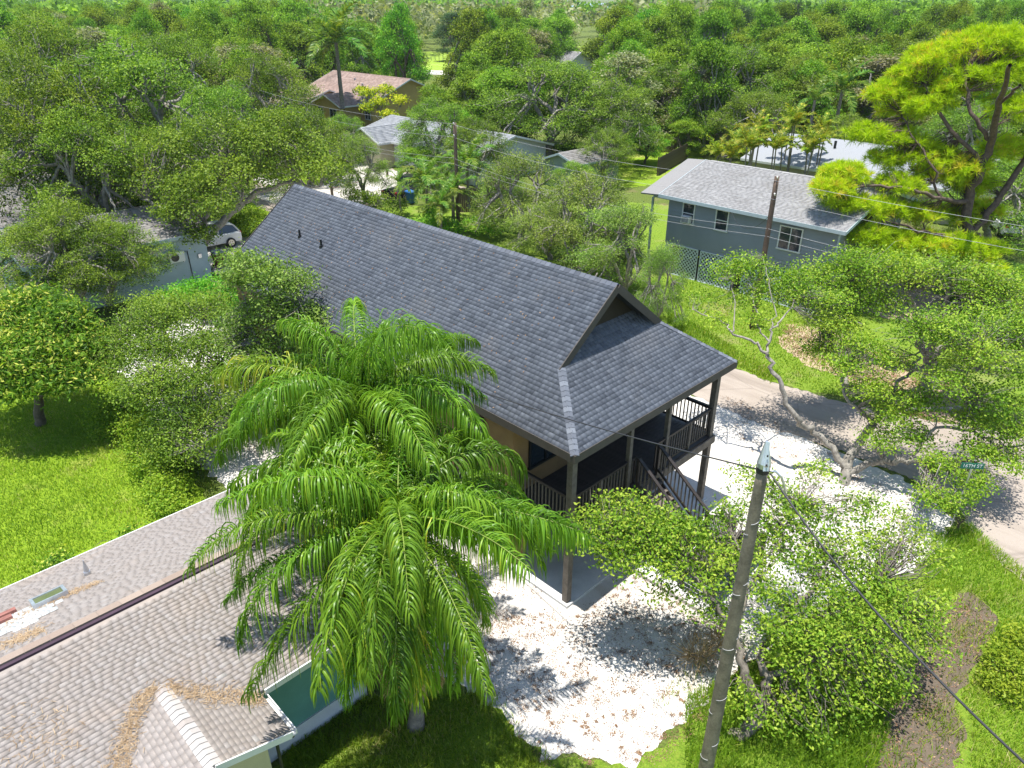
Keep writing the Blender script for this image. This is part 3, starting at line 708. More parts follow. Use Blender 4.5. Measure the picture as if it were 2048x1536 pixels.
# flat brown ridge strip with its dark vent slot
for i in range(26):
    x0 = -17.9 + i * .475
    mb = MB(); mb.add([(x0, LRY + .34, LRZ - .34 * LK + .045), (x0 + .47, LRY + .34, LRZ - .34 * LK + .045), (x0 + .47, LRY - .01, LRZ + .075), (x0, LRY - .01, LRZ + .075)], [(0, 1, 2, 3)], float(rng.uniform(.1, .9)))
    mb.add([(x0, LRY - .01, LRZ + .074), (x0 + .47, LRY - .01, LRZ + .074), (x0 + .47, LRY - .012, LRZ + .03), (x0, LRY - .012, LRZ + .03)], [(0, 1, 2, 3)], .1)
    mb.build('ridge_cap', M['ridge_brown'], lroof)
MB().box(LX0, LX1, LRY - .10, LRY - .013, LRZ - .06, LRZ + .028).build('ridge_vent', M['gap'], lroof)
ridge_caps(lroof, M['roof_pale'], (CX, CY0, CZ + .012), (CX, ym(CZ) + .12, CZ + .012), .16, 0, .15, rng, (-1, 0, -CK), (1, 0, -CK), tone=.97, lift=.03)
f = MB(); f.box(LX0, LX1, LFY + .002, LFY + .05, fz - .14, fz + .015); f.box(LX0, CX - CHW - .02, LNY - .05, LNY - .002, nz - .14, nz + .01); f.box(CX + CHW + .08, LX1, LNY - .05, LNY - .002, nz - .14, nz + .01)
f.beam((LX1 + .015, LNY, nz - .06), (LX1 + .015, LRY, LRZ - .06), .028, .17); f.beam((LX1 + .015, LFY, fz - .06), (LX1 + .015, LRY, LRZ - .06), .028, .168)
f.beam((CX, CY0 - .017, CZ - .05), (CX + CHW, CY0 - .017, cez - .05), .03, .16); f.beam((CX, CY0 - .017, CZ - .05), (CX - CHW, CY0 - .017, cez - .05), .03, .158)
f.build('fascia', M['trim_white'], lroof)
gx = CX + CHW; gu = MB(); gu.box(gx + .004, gx + .12, CY0, .62, cez - .13, cez - .11); gu.box(gx + .10, gx + .12, CY0, .62, cez - .11, cez); gu.box(gx + .004, gx + .02, CY0, .62, cez - .11, cez - .02)
gu.build('gutter', M['trim_white'], lroof)
gu = MB(); gu.tube([(gx + .06, CY0 + .08, cez - .12), (gx + .06, CY0 + .1, cez - .25), (gx - .12, .05, cez - .45), (gx - .12, .05, .1)], .035, 8); gu.build('downspout', M['metal_black'], lroof)
nF = V(0, LK, 1)
def onfar(u, v): return on_plane(u, v, (0, LRY, LRZ), nF)
sc_ = onfar(100, 1200); sk = MB(); T_ = norm(V(0, -1, LK)); Sx = V(1, 0, 0); Nn = norm(nF)
def obox(mb, c, hs, ht, h0, h1): 
    P = [c + Sx * a * hs + T_ * b_ * ht + Nn * h for h in (h0, h1) for a, b_ in ((-1, -1), (1, -1), (1, 1), (-1, 1))]
    mb.add(P, [(3, 2, 1, 0), (4, 5, 6, 7), (0, 1, 5, 4), (1, 2, 6, 5), (2, 3, 7, 6), (3, 0, 4, 7)])
for a in (-1, 1):
    obox(sk, sc_ + Sx * a * .33, .035, .255, 0, .14); obox(sk, sc_ + T_ * a * .225, .295, .03, 0, .137)
skl = sk.build('skylight', M['steel'], lroof)
sg = MB(); obox(sg, sc_, .29, .19, .10, .12); sg.build('pane', M['sky_glass'], skl)
vp = onfar(176, 1150); mv = MB(); mv.tube([vp - V(0, 0, .05), vp + V(0, 0, .12)], [.085, .075], 12); mv.tube([vp + V(0, 0, .12), vp + V(0, 0, .20), vp + V(0, 0, .46)], [.06, .055, .012], 12); mv.build('vent_pipe', M['steel'], lroof)
mv = MB()
for k_, (u, v) in enumerate(((14, 1232), (6, 1246))):
    p = onfar(u, v); obox(mv, p, .20, .10, .03, .10)
mv.build('vent_hood', M['rust'], lroof)
M['patch'] = toned('new_white_shingle', [(0, (.45, .47, .46)), (1, (.56, .57, .56))], .9, .1, 40, .15)
pc = onfar(45, 1240)
for i in range(7):
    for j in range(9):
        q = pc + T_ * ((i - 3) * .15) + Sx * ((j - 4) * .17 + (i % 2) * .08)
        if (i - 3) ** 2 / 10 + (j - 4) ** 2 / 17 > 1: continue
        v_, f_ = quad_wedges(q[None] + Nn * .02, Sx, T_, Nn, [.16], .165, [.025], .004)
        link('patch_shingle', mesh_from('patch_shingle', v_ - ORIG[lroof.name], [f_], M['patch'], np.full(4, rng.random())), lroof)
# straw and needles washed into the roof valleys
def strewn(name, label, path, width, n, mat, z, L=.12, seed=1, zf=None, parent=None):
    r_ = np.random.default_rng(seed); P = np.array(path, float); seg = np.linalg.norm(np.diff(P, axis=0), axis=1); cum = np.r_[0, np.cumsum(seg)]
    s = r_.uniform(0, cum[-1], n); c = np.stack([np.interp(s, cum, P[:, k]) for k in range(2)], 1) + r_.normal(size=(n, 2)) * np.interp(s, cum, np.broadcast_to(width, len(P)))[:, None]
    zz = np.array([zf(*q) for q in c]) + r_.uniform(.004, .03, n)
    a = r_.uniform(0, 6.28, n); d_ = np.stack([np.cos(a), np.sin(a), r_.normal(size=n) * .12], 1) * (L * r_.uniform(.5, 1.2, n))[:, None] / 2; b_ = np.stack([-np.sin(a), np.cos(a), np.zeros(n)], 1) * .005
    c3 = np.column_stack([c, zz]); v_ = np.stack([c3 - d_ - b_, c3 + d_ - b_, c3 + d_ + b_, c3 - d_ + b_], 1).reshape(-1, 3)
    o0 = ORIG.get(parent.name, np.zeros(3)) if parent else np.zeros(3)
    me = mesh_from(name, v_ - o0, [np.arange(4 * n).reshape(n, 4)], mat, r_.random(n)); o = link(name, me, parent); o['kind'] = 'stuff'
    return o
zroof = lambda x, y: max(LRZ - abs(y - LRY) * LK, CZ - abs(x - CX) * CK if y < ym(CZ) and abs(x - CX) < CHW else 0) + .022
def onnear(u, v): return on_plane(u, v, (0, LRY, LRZ), V(0, -LK, 1))[:2]
strewn('needle_litter', '', [onnear(310, 1378), onnear(285, 1400), onnear(268, 1440), onnear(250, 1500), onnear(235, 1550)], [.05, .10, .10, .12, .14], 700, M['straw_n'], 0, seed=3, zf=zroof, parent=lroof)
strewn('needle_litter', '', [onnear(335, 1372), onnear(360, 1385), onnear(400, 1392), onnear(470, 1395), onnear(520, 1405)], [.06, .12, .12, .12, .1], 600, M['straw_n'], 0, seed=4, zf=zroof, parent=lroof)
strewn('needle_litter', '', [onnear(20, 1450), onnear(120, 1510), onnear(60, 1540)], [.3, .4, .3], 200, M['straw_n'], 0, seed=5, zf=zroof, parent=lroof)
strewn('needle_litter', '', [onfar(-10, 1262)[:2], onfar(60, 1225)[:2], onfar(150, 1185)[:2], onfar(200, 1165)[:2]], [.16, .12, .1, .06], 450, M['straw_n'], 0, seed=6, zf=zroof, parent=lroof)
strewn('needle_litter', '', [onfar(10, 1290)[:2], onfar(80, 1262)[:2]], [.16, .12], 350, M['straw_n'], 0, seed=7, zf=zroof, parent=lroof)

# --- grey sided house across the road
gh, groof = gable_house('grey_sided_house', 'raised grey sided house with light grey roof and lattice skirt', 27.1, 36.3, 4.7, 15.6, 5.15, 'y', .285, .5, M['siding'], M['roof_grey'], M['trim'], exp=.15, ws=(.3, .35, .4), seed=31, wz=2.0)
MB().box(27.5, 36.0, 5.0, 15.3, -.1, 1.99).build('crawl_space_shade', M['gap'], gh)  # solid dark box stands in for the shade behind the lattice
MB().box(27.6, 35.8, 15.7, 17.2, 4.55, 4.7).build('side_porch_beam', M['trim'], gh)
r = MB(); a = .285
r.slab([(26.6, 16.05, 5.06), (31.7, 16.05, 6.51), (31.7, 17.5, 6.40), (26.6, 17.5, 4.95)], norm(V(-a, 0, 1)), .09, .0); r.slab([(36.8, 16.05, 5.06), (31.7, 16.05, 6.51), (31.7, 17.5, 6.40), (36.8, 17.5, 4.95)], norm(V(a, 0, 1)), .09)
r.build('porch_roof', M['roof_grey'], gh)
for y in (17.2,):
    for x in (27.6, 31.7, 35.8): MB().box(x - .06, x + .06, y - .06, y + .06, 0, 4.55).build('porch_post', M['trim'], gh)
for i in range(15):
    z = 2.03 + i * .205
    mb = MB(); mb.add([(27.09, 4.69, z), (27.09, 15.61, z), (27.09, 15.61, z + .205), (27.09, 4.69, z + .205), (27.045, 4.69, z), (27.045, 15.61, z), (27.082, 15.61, z + .205), (27.082, 4.69, z + .205)],
                      [(4, 5, 6, 7), (0, 1, 5, 4), (7, 6, 2, 3), (0, 4, 7, 3), (5, 1, 2, 6)]); mb.build('siding_board', M['siding'], gh)
for i in range(15):
    z = 2.03 + i * .205
    mb = MB(); mb.add([(27.06, 4.69, z), (36.3, 4.69, z), (36.3, 4.69, z + .205), (27.06, 4.69, z + .205), (27.06, 4.655, z), (36.3, 4.655, z), (36.3, 4.682, z + .205), (27.06, 4.682, z + .205)],
                      [(4, 5, 6, 7), (0, 1, 5, 4), (7, 6, 2, 3), (0, 4, 7, 3), (5, 1, 2, 6)]); mb.build('siding_board', M['siding'], gh)
MB().box(27.04, 27.10, 4.62, 4.70, 2.0, 5.1).build('corner_trim', M['trim'], gh)
window(gh, (27.055, 14.1, 4.15), .75, 1.15, 'x', -1, M['trim_white'], M['glass']); window(gh, (27.055, 11.75, 4.15), .75, 1.15, 'x', -1, M['trim_white'], M['glass'])
window(gh, (27.055, 7.35, 3.95), 1.25, 1.25, 'x', -1, M['trim_white'], M['glass'], 'v')
ac = MB().box(26.68, 27.03, 13.82, 14.38, 3.62, 4.02).build('air_conditioner', M['trim_white'], gh)
for i in range(5): piece('louvre', (.01, .48, .03), (26.67, 14.1, 3.68 + i * .07), M['metal_black'], ac)
for (ya, yb_) in ((4.9, 7.3), (7.5, 9.9), (10.6, 12.9), (13.1, 15.5)):
    lt = MB(); hgt = 1.95; W_ = yb_ - ya
    for k in range(-int(hgt / .25), int(W_ / .25) + 1):
        for s in (1, -1):
            b0 = k * .25; p0 = max(0, -b0); p1 = min(hgt, W_ - b0)
            if p1 - p0 < .05: continue
            f_ = (lambda q: ya + b0 + q) if s > 0 else (lambda q: yb_ - b0 - q)
            lt.beam((27.04 - .006 * s, f_(p0), .05 + p0), (27.04 - .006 * s, f_(p1), .05 + p1), .065, .011, up=(1, 0, 0))
    for z in (.03, 2.0): lt.beam((27.02, ya, z), (27.02, yb_, z), .05, .06)
    for y in (ya, yb_): lt.beam((27.021, y, .05), (27.021, y, 2.0), .05, .05, up=(1, 0, 0))
    lt.build('lattice_panel', M['lattice'], gh)

# --- other houses
ph, _ = gable_house('pale_metal_roofed_house', 'low house with smooth pale roof behind the grey sided house', 52.5, 64.5, 6, 24, 2.9, 'y', .25, .6, M['cream'], M['roof_white'], M['trim_white'], exp=0)
MB().cyl((56.5, 18, 4.0), .12, 0, .6, 10).build('vent_pipe', M['metal_black'], ph)
wh, wr = gable_house('white_house', 'white house with pale roof and small front gable behind the drive', 35.0, 45.0, 43.0, 62.0, 2.8, 'y', .26, .6, M['white_paint'], M['roof_white'], M['trim_white'], exp=.3, seed=33)
gable_house('', '', 33.2, 38.0, 55.6, 61.0, 2.75, 'x', .42, .35, M['cream'], M['roof_white'], M['trim_white'], exp=.3, seed=34, base=wh)
MB().box(34.90, 34.985, 46.2, 50.8, .05, 2.3).build('garage_door', M['trim_white'], wh); window(wh, (33.2, 58.3, 1.5), 1.3, 1.1, 'x', -1, M['trim_white'], M['glass'], 'v')
window(wh, (35.0, 53.3, 1.5), 1.0, 1.1, 'x', -1, M['trim_white'], M['glass'])
kh, kr = gable_house('yellow_house', 'yellow stucco house with faded red shingle roof behind royal palm', 49.0, 62.0, 79.5, 98.0, 3.3, 'y', .40, .6, M['yellow_paint'], M['roof_pink'], M['trim_white'], exp=.35, seed=35)
gable_house('', '', 45.6, 53.0, 82.0, 88.5, 3.0, 'x', .36, .5, M['yellow_paint'], M['roof_pink'], M['trim_white'], exp=.35, seed=36, base=kh)
gable_house('', '', 44.0, 54.0, 90.5, 102.0, 2.6, 'y', .30, .5, M['yellow_paint'], M['roof_pink'], M['trim_white'], exp=.35, seed=37, base=kh)
window(kh, (45.6, 84.0, 1.6), 1.6, 1.4, 'x', -1, M['trim_white'], M['glass'], 'v'); window(kh, (45.6, 87.2, 1.6), 1.2, 1.4, 'x', -1, M['trim_white'], M['glass'], 'v'); window(kh, (49.0, 80.6, 1.7), 1.2, 1.4, 'x', -1, M['trim_white'], M['glass'], 'v')
for (x, y) in ((52.5, 86.5), (53.6, 90), (52, 92)):
    MB().cyl((x, y, 3.3 + (x - 49) * .4), .16, 0, .32, 10).build('vent_pipe', M['steel'], kr)
lw, _ = gable_house('white_brick_house', 'white painted brick house with wall air conditioner under leaning oak', -4.5, 5.2, 34.9, 43.5, 3.25, 'x', .22, .35, M['brick_white'], M['roof_brown'], M['trim'], exp=.3, seed=38)
acm = MB(); acm.box(2.7, 3.6, 34.45, 34.8, 1.75, 2.35); acm.box(2.75, 2.8, 34.5, 34.9, 1.66, 1.75); acm.box(3.5, 3.55, 34.5, 34.9, 1.66, 1.75); acu = acm.build('air_conditioner', M['trim_white'], lw)
fan = MB(); fan.cyl((3.02, 34.449, 2.05), .24, -.01, .0, 20, 'y'); fan.build('fan_grille', M['metal_black'], acu)
p = MB(); p.tube([(3.6, 34.82, 2.2), (3.95, 34.85, 2.2), (3.98, 34.86, .2)], .025, 6); p.build('refrigerant_pipe', M['metal_black'], lw)
MB().box(4.55, 4.75, 34.8, 34.895, 1.6, 1.85).build('meter_box', M['steel'], lw)
bl, _ = gable_house('grey_brown_roofed_house', 'low house with grey brown roof showing between oak limbs', -12, 9.5, 47.6, 60.5, 2.7, 'x', .26, .6, M['cream'], M['roof_brown'], M['trim_white'], exp=.3, seed=39)
sh, _ = gable_house('green_shed', 'grey green gabled shed with pale roof under big spreading oak', 40.2, 46.5, 34.6, 38.6, 2.5, 'x', .35, .35, M['green_paint'], M['roof_brown'], M['trim'], exp=.3, seed=40); sh['category'] = 'shed'
MB().box(40.12, 40.19, 35.9, 37.3, .02, 2.0).build('door', M['trim'], sh)
ts, _ = gable_house('tan_shed', 'small tan garden shed in the back yard beyond the wooden fence', 70.0, 73.4, 35.4, 38.4, 2.5, 'y', .3, .25, M['tan_paint'], M['roof_white'], M['trim_white'], exp=.3, seed=41); ts['category'] = 'shed'
MB().box(69.93, 69.99, 36.3, 37.4, .02, 2.0).build('door', M['cream'], ts)
P = at(1105, 128, 3.0)
gable_house('distant_grey_house', 'far house with pale grey roof between trees before the field', P[0] - 4, P[0] + 6, P[1] - 7, P[1] + 5, 3.2, 'y', .5, .6, M['white_paint'], M['roof_grey'], M['trim_white'], exp=.5, seed=42)
P = at(495, 165, 2.6)
gable_house('blue_roofed_house', 'far house with pale blue roof edge beside the yellow house', P[0] - 4, P[0] + 6, P[1] - 6, P[1] + 6, 2.6, 'y', .2, .5, M['brick_white'], M['trim'], M['trim'], exp=0, seed=43)
P = at(1475, 222, 2.8)
gable_house('brick_roofed_house', 'far low house with pale brown roof behind the tan shed', P[0] - 2, P[0] + 7, P[1] - 9, P[1] + 2, 2.6, 'y', .25, .5, M['cream'], M['roof_pink'], M['trim_white'], exp=.4, seed=44)
# ------------------------------------------------------------------ trees
M['bark_mid'] = plain('grey_brown_bark', (.15, .13, .105), .9, .45, 6, bmp=.7)
def rand_unit(r, n):
    a = r.normal(size=(n, 3)); return norm(a)
def leaves(r, cl, out, per, crad, L, W, tone_k, up=.75, flat=.55):
    K = len(cl); idx = np.repeat(np.arange(K), per); n = len(idx)
    crad = np.broadcast_to(np.asarray(crad, float), (K,))[idx][:, None]
    pos = cl[idx] + r.normal(size=(n, 3)) * crad * V(1, 1, flat)
    nn = norm(r.normal(size=(n, 3)) * .8 + V(0, 0, up) + out[idx] * .35)
    a = norm(np.cross(nn, rand_unit(r, n))); b = np.cross(nn, a)
    s = r.uniform(.65, 1.3, n)[:, None]
    v = np.stack([pos - a * L / 2 * s, pos + b * W / 2 * s, pos + a * L / 2 * s, pos - b * W / 2 * s], 1).reshape(-1, 3)
    t = np.clip(tone_k[idx] + r.normal(size=n) * .24, 0, 1)
    return v, np.arange(4 * n).reshape(n, 4), t
def needles(r, cl, out, per, L, W, tone_k):
    """bursts of long needles"""
    K = len(cl); idx = np.repeat(np.arange(K), per); n = len(idx)
    d = norm(r.normal(size=(n, 3)) * .8 + out[idx] * .4 + V(0, 0, .75)); b = norm(np.cross(d, rand_unit(r, n))) * W / 2
    ln = (L * r.uniform(.7, 1.15, n))[:, None]; p = cl[idx] + d * .03; m_ = p + d * ln * .55; q = p + d * ln + V(0, 0, -.12) * ln
    v = np.stack([p - b, p + b, m_ + b, m_ - b, q + b * .3, q - b * .3], 1).reshape(-1, 3)
    k = (np.arange(n) * 6)[:, None]
    f = np.concatenate([k + np.array([0, 1, 2, 3]), k + np.array([3, 2, 4, 5])])
    t = np.clip(tone_k[idx] + r.normal(size=n) * .12, 0, 1)
    return v, f, np.r_[t, t]
def twigs(r, P0, P1, r0, sag=.10):
    K = len(P0)
    if K == 0: return np.zeros((0, 3)), np.zeros((0, 4), int)
    L = np.linalg.norm(P1 - P0, axis=1, keepdims=True); mid1 = P0 + (P1 - P0) * .4 + r.normal(size=(K, 3)) * L * sag; mid2 = P0 + (P1 - P0) * .75 + r.normal(size=(K, 3)) * L * sag * .7
    d = norm(P1 - P0); a = norm(np.cross(d, rand_unit(r, K))); b = np.cross(d, a); rings = []
    r0 = np.broadcast_to(np.asarray(r0, float), (K,))[:, None]
    for P, k in ((P0, 1), (mid1, .8), (mid2, .55), (P1, .2)):
        for j in range(3):
            th = 2.0944 * j; rings.append(P + (a * math.cos(th) + b * math.sin(th)) * r0 * k)
    v = np.stack(rings, 1).reshape(-1, 3); base = (np.arange(K) * 12)[:, None]; f = []
    for s in range(3):
        for j in range(3): f.append(base + np.array([s * 3 + j, s * 3 + (j + 1) % 3, s * 3 + 3 + (j + 1) % 3, s * 3 + 3 + j]))
    return v, np.concatenate(f)
def smooth_path(pts, n):
    P = np.array(pts, float); k = len(P); t = np.linspace(0, k - 1, n); i = np.clip(t.astype(int), 0, k - 2); f = (t - i)[:, None]
    p0 = P[np.clip(i - 1, 0, k - 1)]; p1 = P[i]; p2 = P[i + 1]; p3 = P[np.clip(i + 2, 0, k - 1)]
    return .5 * ((2 * p1) + (-p0 + p2) * f + (2 * p0 - 5 * p1 + 4 * p2 - p3) * f ** 2 + (-p0 + 3 * p1 - 3 * p2 + p3) * f ** 3)
def tube_arrays(P, R, n=7):
    P = np.asarray(P); k = len(P); d = norm(np.gradient(P, axis=0)); ref = V(.31, .95, .05); vs = []
    for i in range(k):
        a = np.cross(d[i], ref); a /= np.linalg.norm(a) + 1e-9; b = np.cross(d[i], a); th = np.arange(n) * 2 * math.pi / n
        vs.append(P[i] + (np.cos(th)[:, None] * a + np.sin(th)[:, None] * b) * R[i])
    v = np.concatenate(vs); i, j = np.meshgrid(np.arange(k - 1), np.arange(n), indexing='ij'); j2 = (j + 1) % n
    f = np.stack([i * n + j, i * n + j2, (i + 1) * n + j2, (i + 1) * n + j], -1).reshape(-1, 4)
    return v, f
def join(parts):
    vs = []; fs = []; n = 0
    for v, f in parts:
        if len(v) == 0: continue
        vs.append(v); fs.append(f + n); n += len(v)
    return np.concatenate(vs), np.concatenate(fs)

def grow(seed, limbs, lobes, leafm, barkm, L=.12, W=.07, per=26, crad=.32, kind='leaf', twig_r=.018, bare=0, sides=7, shell=.5, toneb=.5, twig_frac=1.0, up=.75, flat=.55, low=-.35, tspread=.16, lobet=.09):
    """limbs: list of [(x,y,z,r),...]; lobes: list of (x,y,z,rx,ry,rz,nclusters). Returns trunk mesh, crown mesh (coordinates as given)"""
    r = np.random.default_rng(seed); parts = []; samples = []
    for lb in limbs:
        lb = np.array(lb, float); n = max(5, 4 * len(lb)); P = smooth_path(lb[:, :3], n); R = np.interp(np.linspace(0, len(lb) - 1, n), np.arange(len(lb)), lb[:, 3])
        Lg = np.linalg.norm(P[-1] - P[0]); P[1:-1] += r.normal(size=(n - 2, 3)) * min(.06, Lg * .012)
        parts.append(tube_arrays(P, R, sides)); samples.append(np.column_stack([P, R]))
    S = np.concatenate(samples); cl = []; out = []; tk = []
    for (x, y, z, rx, ry, rz, n) in lobes:
        n = int(n); d = rand_unit(r, n * 3); d = d[(d[:, 2] > low) | (r.random(n * 3) < .25)][:n]; n = len(d)
        u = r.uniform(shell, 1.0, n) ** .7
        c = V(x, y, z) + d * V(rx, ry, rz) * u[:, None]
        cl.append(c); out.append(d); tk.append(np.clip(toneb + r.normal() * lobet + r.normal(size=n) * tspread + d[:, 2] * .06, 0, 1))
    cl = np.concatenate(cl); out = np.concatenate(out); tk = np.concatenate(tk)
    cl[:, 2] = np.maximum(cl[:, 2], .25)
    # twigs from the nearest limb
    m_ = r.random(len(cl)) < twig_frac; idx = np.nonzero(m_)[0]; P0 = np.zeros((len(idx), 3)); R0 = np.zeros(len(idx))
    thin = S[:, 3] < np.percentile(S[:, 3], 85) if len(S) > 12 else np.ones(len(S), bool); SS = S[thin] if thin.any() else S
    for a in range(0, len(idx), 400):
        c = cl[idx[a:a + 400]]; dd = ((c[:, None, :] - SS[None, :, :3]) ** 2); dd = dd.sum(2); j = dd.argmin(1); P0[a:a + 400] = SS[j, :3]; R0[a:a + 400] = np.minimum(SS[j, 3] * .5, twig_r * (1 + .35 * np.sqrt(dd.min(1))))
    parts.append(twigs(r, P0, cl[idx], R0))
    if bare:
        k = r.integers(0, len(cl), bare); q = cl[k] + rand_unit(r, bare) * r.uniform(.3, .8, bare)[:, None]
        j = np.array([((SS[:, :3] - p) ** 2).sum(1).argmin() for p in q]); parts.append(twigs(r, SS[j, :3] * .5 + cl[k] * .5, q, twig_r * .8))
    v, f = join(parts); trunk = mesh_from('trunk', v, [f], barkm, np.full(len(f), .5), smooth=True)
    if kind == 'leaf': v, f, t = leaves(r, cl, out, per, crad, L, W, tk, up, flat)
    else: v, f, t = needles(r, cl, out, per, L, W, tk)
    crown = mesh_from('crown', v, [f], leafm, t)
    return trunk, crown

def library_tree(seed, H, R, leafm, barkm, nlobes=16, ncl=1300, L=.16, W=.095, per=26, crad=.42, drop=.42, base=.22, lobe=(.22, .36), skirt=.3, **kw):
    """a free-standing broadleaf tree at the origin: a dome of uneven lobes on forking limbs"""
    r = np.random.default_rng(seed); limbs = []; lobes = []
    bx = r.normal() * .3; by = r.normal() * .3; zb = H * base
    limbs.append([(0, 0, -.2, R * .055 + .04), (bx * .3, by * .3, zb * .5, R * .045 + .03), (bx, by, zb, R * .04 + .02)])
    mids = []
    for i in range(5):
        an = i * 1.2566 + r.uniform(-.3, .3); q = R * r.uniform(.28, .42); e = V(bx + q * math.cos(an), by + q * math.sin(an), zb + (H - zb) * r.uniform(.35, .55)); mids.append(e)
        k = V(bx, by, zb) * .5 + e * .5 + r.normal(size=3) * .25
        limbs.append([(bx, by, zb - .1, R * .03 + .02), (*k, R * .026 + .015), (*e, R * .02 + .01)])
    mids = np.array(mids)
    for i in range(nlobes):
        q = R * .80 * math.sqrt((i + .3) / nlobes) * r.uniform(.85, 1.12); a = i * 2.4 + r.uniform(-.4, .4)
        rr = R * r.uniform(*lobe); rz = rr * r.uniform(.65, .95)
        z = H - rz * .9 - drop * H * (q / R) ** 2 - r.uniform(0, .10) * H
        if q > .45 * R and r.random() < skirt: z -= .22 * H
        c = V(bx + q * math.cos(a), by + q * math.sin(a), max(z, rz * .75 + .3))
        lobes.append((*c, rr, rr, rz, ncl / nlobes * (rr / (R * .29)) ** 2))
        m_ = mids[((mids - c) ** 2).sum(1).argmin()]
        limbs.append([(*m_, R * .016 + .012), (*(m_ * .5 + c * .5 + r.normal(size=3) * .2), R * .011 + .01), (*c, .03)])
        for k in range(2):
            e = c + rand_unit(r, 1)[0] * V(rr, rr, rz) * .8; e[2] = max(e[2], .4)
            limbs.append([(*(m_ * .4 + c * .6), R * .008 + .01), (*(c * .6 + e * .4 + r.normal(size=3) * .15), .022), (*e, .01)])
    return grow(seed, limbs, lobes, leafm, barkm, L, W, per, crad, **kw)

def place(meshes, name, label, cat, loc, scale=(1, 1, 1), rz=0.0, group=None):
    t = thing(name, label, cat, loc, group)
    for nm, me in zip(('trunk', 'crown'), meshes):
        o = link(nm, me, t); o.location = (0, 0, 0)
    t.scale = scale; t.rotation_euler = (0, 0, rz)
    return t
LIB = {}
LIB['oak'] = [library_tree(100 + i, 9.0, 5.4, M['oak'], M['bark'], nlobes=34, ncl=2000, L=.13, W=.075, per=32, crad=.24, lobe=(.13, .28), drop=.62, twig_frac=.4, twig_r=.024, toneb=.46 + .04 * i, tspread=.22, lobet=.14, skirt=.45, bare=260) for i in range(4)]
LIB['light'] = [library_tree(120 + i, 7.0, 4.0, M['oak_light'], M['bark'], nlobes=32, ncl=1500, L=.12, W=.055, per=26, crad=.26, lobe=(.13, .28), base=.12, twig_frac=.6, twig_r=.018, shell=.2, toneb=.55, skirt=.6, drop=.7, low=-.7, lobet=.14, bare=260) for i in range(2)]
LIB['bright'] = [library_tree(140 + i, 8.0, 3.6, M['bright'], M['bark_dark'], nlobes=28, ncl=1200, L=.16, W=.09, per=26, crad=.26, lobe=(.15, .3), drop=.85, base=.12, twig_frac=.15, skirt=.5, lobet=.14) for i in range(2)]
LIB['woods'] = [library_tree(160 + i, 11.0, 4.6, M['woods'], M['bark'], nlobes=34, ncl=1250, L=.24, W=.14, per=22, crad=.36, lobe=(.14, .32), drop=.85, base=.2, twig_frac=.3, twig_r=.04, sides=5, toneb=.40 + .06 * i, skirt=.5, tspread=.24, lobet=.16, bare=120) for i in range(4)]
LIB['grey'] = [library_tree(180 + i, 11.0, 3.2, M['woods_grey'], M['bark'], nlobes=18, ncl=600, L=.24, W=.12, per=18, crad=.36, lobe=(.15, .32), drop=.9, base=.35, twig_frac=.8, twig_r=.05, sides=5, skirt=.6, bare=100) for i in range(2)]
LIB['dark'] = [library_tree(190, 14.0, 4.2, M['casuarina'], M['bark_dark'], nlobes=26, ncl=900, L=.5, W=.08, per=18, crad=.5, drop=.85, base=.2, twig_frac=.4, twig_r=.04, sides=5, skirt=.6)]
SIZE = {'oak': (9.0, 5.4), 'light': (7.0, 4.0), 'bright': (8.0, 3.6), 'woods': (11.0, 4.6), 'grey': (11.0, 3.2), 'dark': (14.0, 4.2)}
NAMES = {'oak': 'oak_tree', 'light': 'oak_tree', 'bright': 'broadleaf_tree', 'woods': 'woodland_tree', 'grey': 'woodland_tree', 'dark': 'casuarina_tree'}
_cnt = {}
def T(kind, u, vtop, D, R, label, group=None, rz=None, h=None):
    """tree whose crown top shows at photo pixel (u, vtop) and which stands D metres ahead of the camera"""
    P = at_dist(u, vtop, D); H = h or max(2.0, P[2]); k = _cnt.get(kind, 0); _cnt[kind] = k + 1
    hs, rs = SIZE[kind]
    return place(LIB[kind][k % len(LIB[kind])], NAMES[kind], label, 'tree', (P[0], P[1], 0), (R / rs, R / rs, H / hs), (k * 2.13) % 6.28 if rz is None else rz, group)
rngT = random.Random(7)
# left side, near to far
T('oak', 235, 60, 57, 8.6, 'tall spreading oak towering over the grey brown roofed house')
T('oak', 60, 95, 50, 6.6, 'wide oak with low limbs left of the grey brown roofed house')
T('oak', 170, 432, 40.5, 3.9, 'round dense oak in front of the white brick house')
T('oak', 95, 395, 38.5, 3.9, 'leafy oak in front of the left end of the white brick house')
T('oak', 55, 440, 41, 4.8, 'shady oak behind the yellow flushed mango tree')
T('oak', 610, 205, 61, 4.8, 'dark green oak in front of the yellow house')
T('oak', 430, 150, 66, 6.0, 'broad oak behind the leaning oak of the white brick house')
T('light', 720, 262, 65, 2.9, 'slim young oak beside the drive of the white house')
T('bright', 845, 288, 71, 2.7, 'round bushy tree before the wall of the white house')
T('light', 1040, 292, 53, 4.4, 'feathery pale green tree across the road beside the utility pole')
T('light', 1170, 335, 46.5, 4.4, 'feathery pale green tree between the dark roof and the green shed')
T('light', 1262, 392, 41.5, 3.3, 'feathery pale green tree before the lattice of the grey sided house')
T('light', 1000, 330, 56, 3.0, 'slender pale green tree behind the dark ridge beside queen palms')
T('light', 1230, 400, 44, 3.6, 'bushy pale green tree overlooking the middle of the dark ridge')
T('light', 1105, 400, 49, 3.6, 'bushy pale green tree close behind the dark ridge')
T('light', 1330, 480, 37, 1.7, 'small pale green tree at the gable end of the dark roof')
T('oak', 150, 200, 47, 5.6, 'leafy oak over the left eave of the grey brown roof')
T('oak', 345, 215, 53, 4.6, 'oak between the towering oak and the leaning oak')
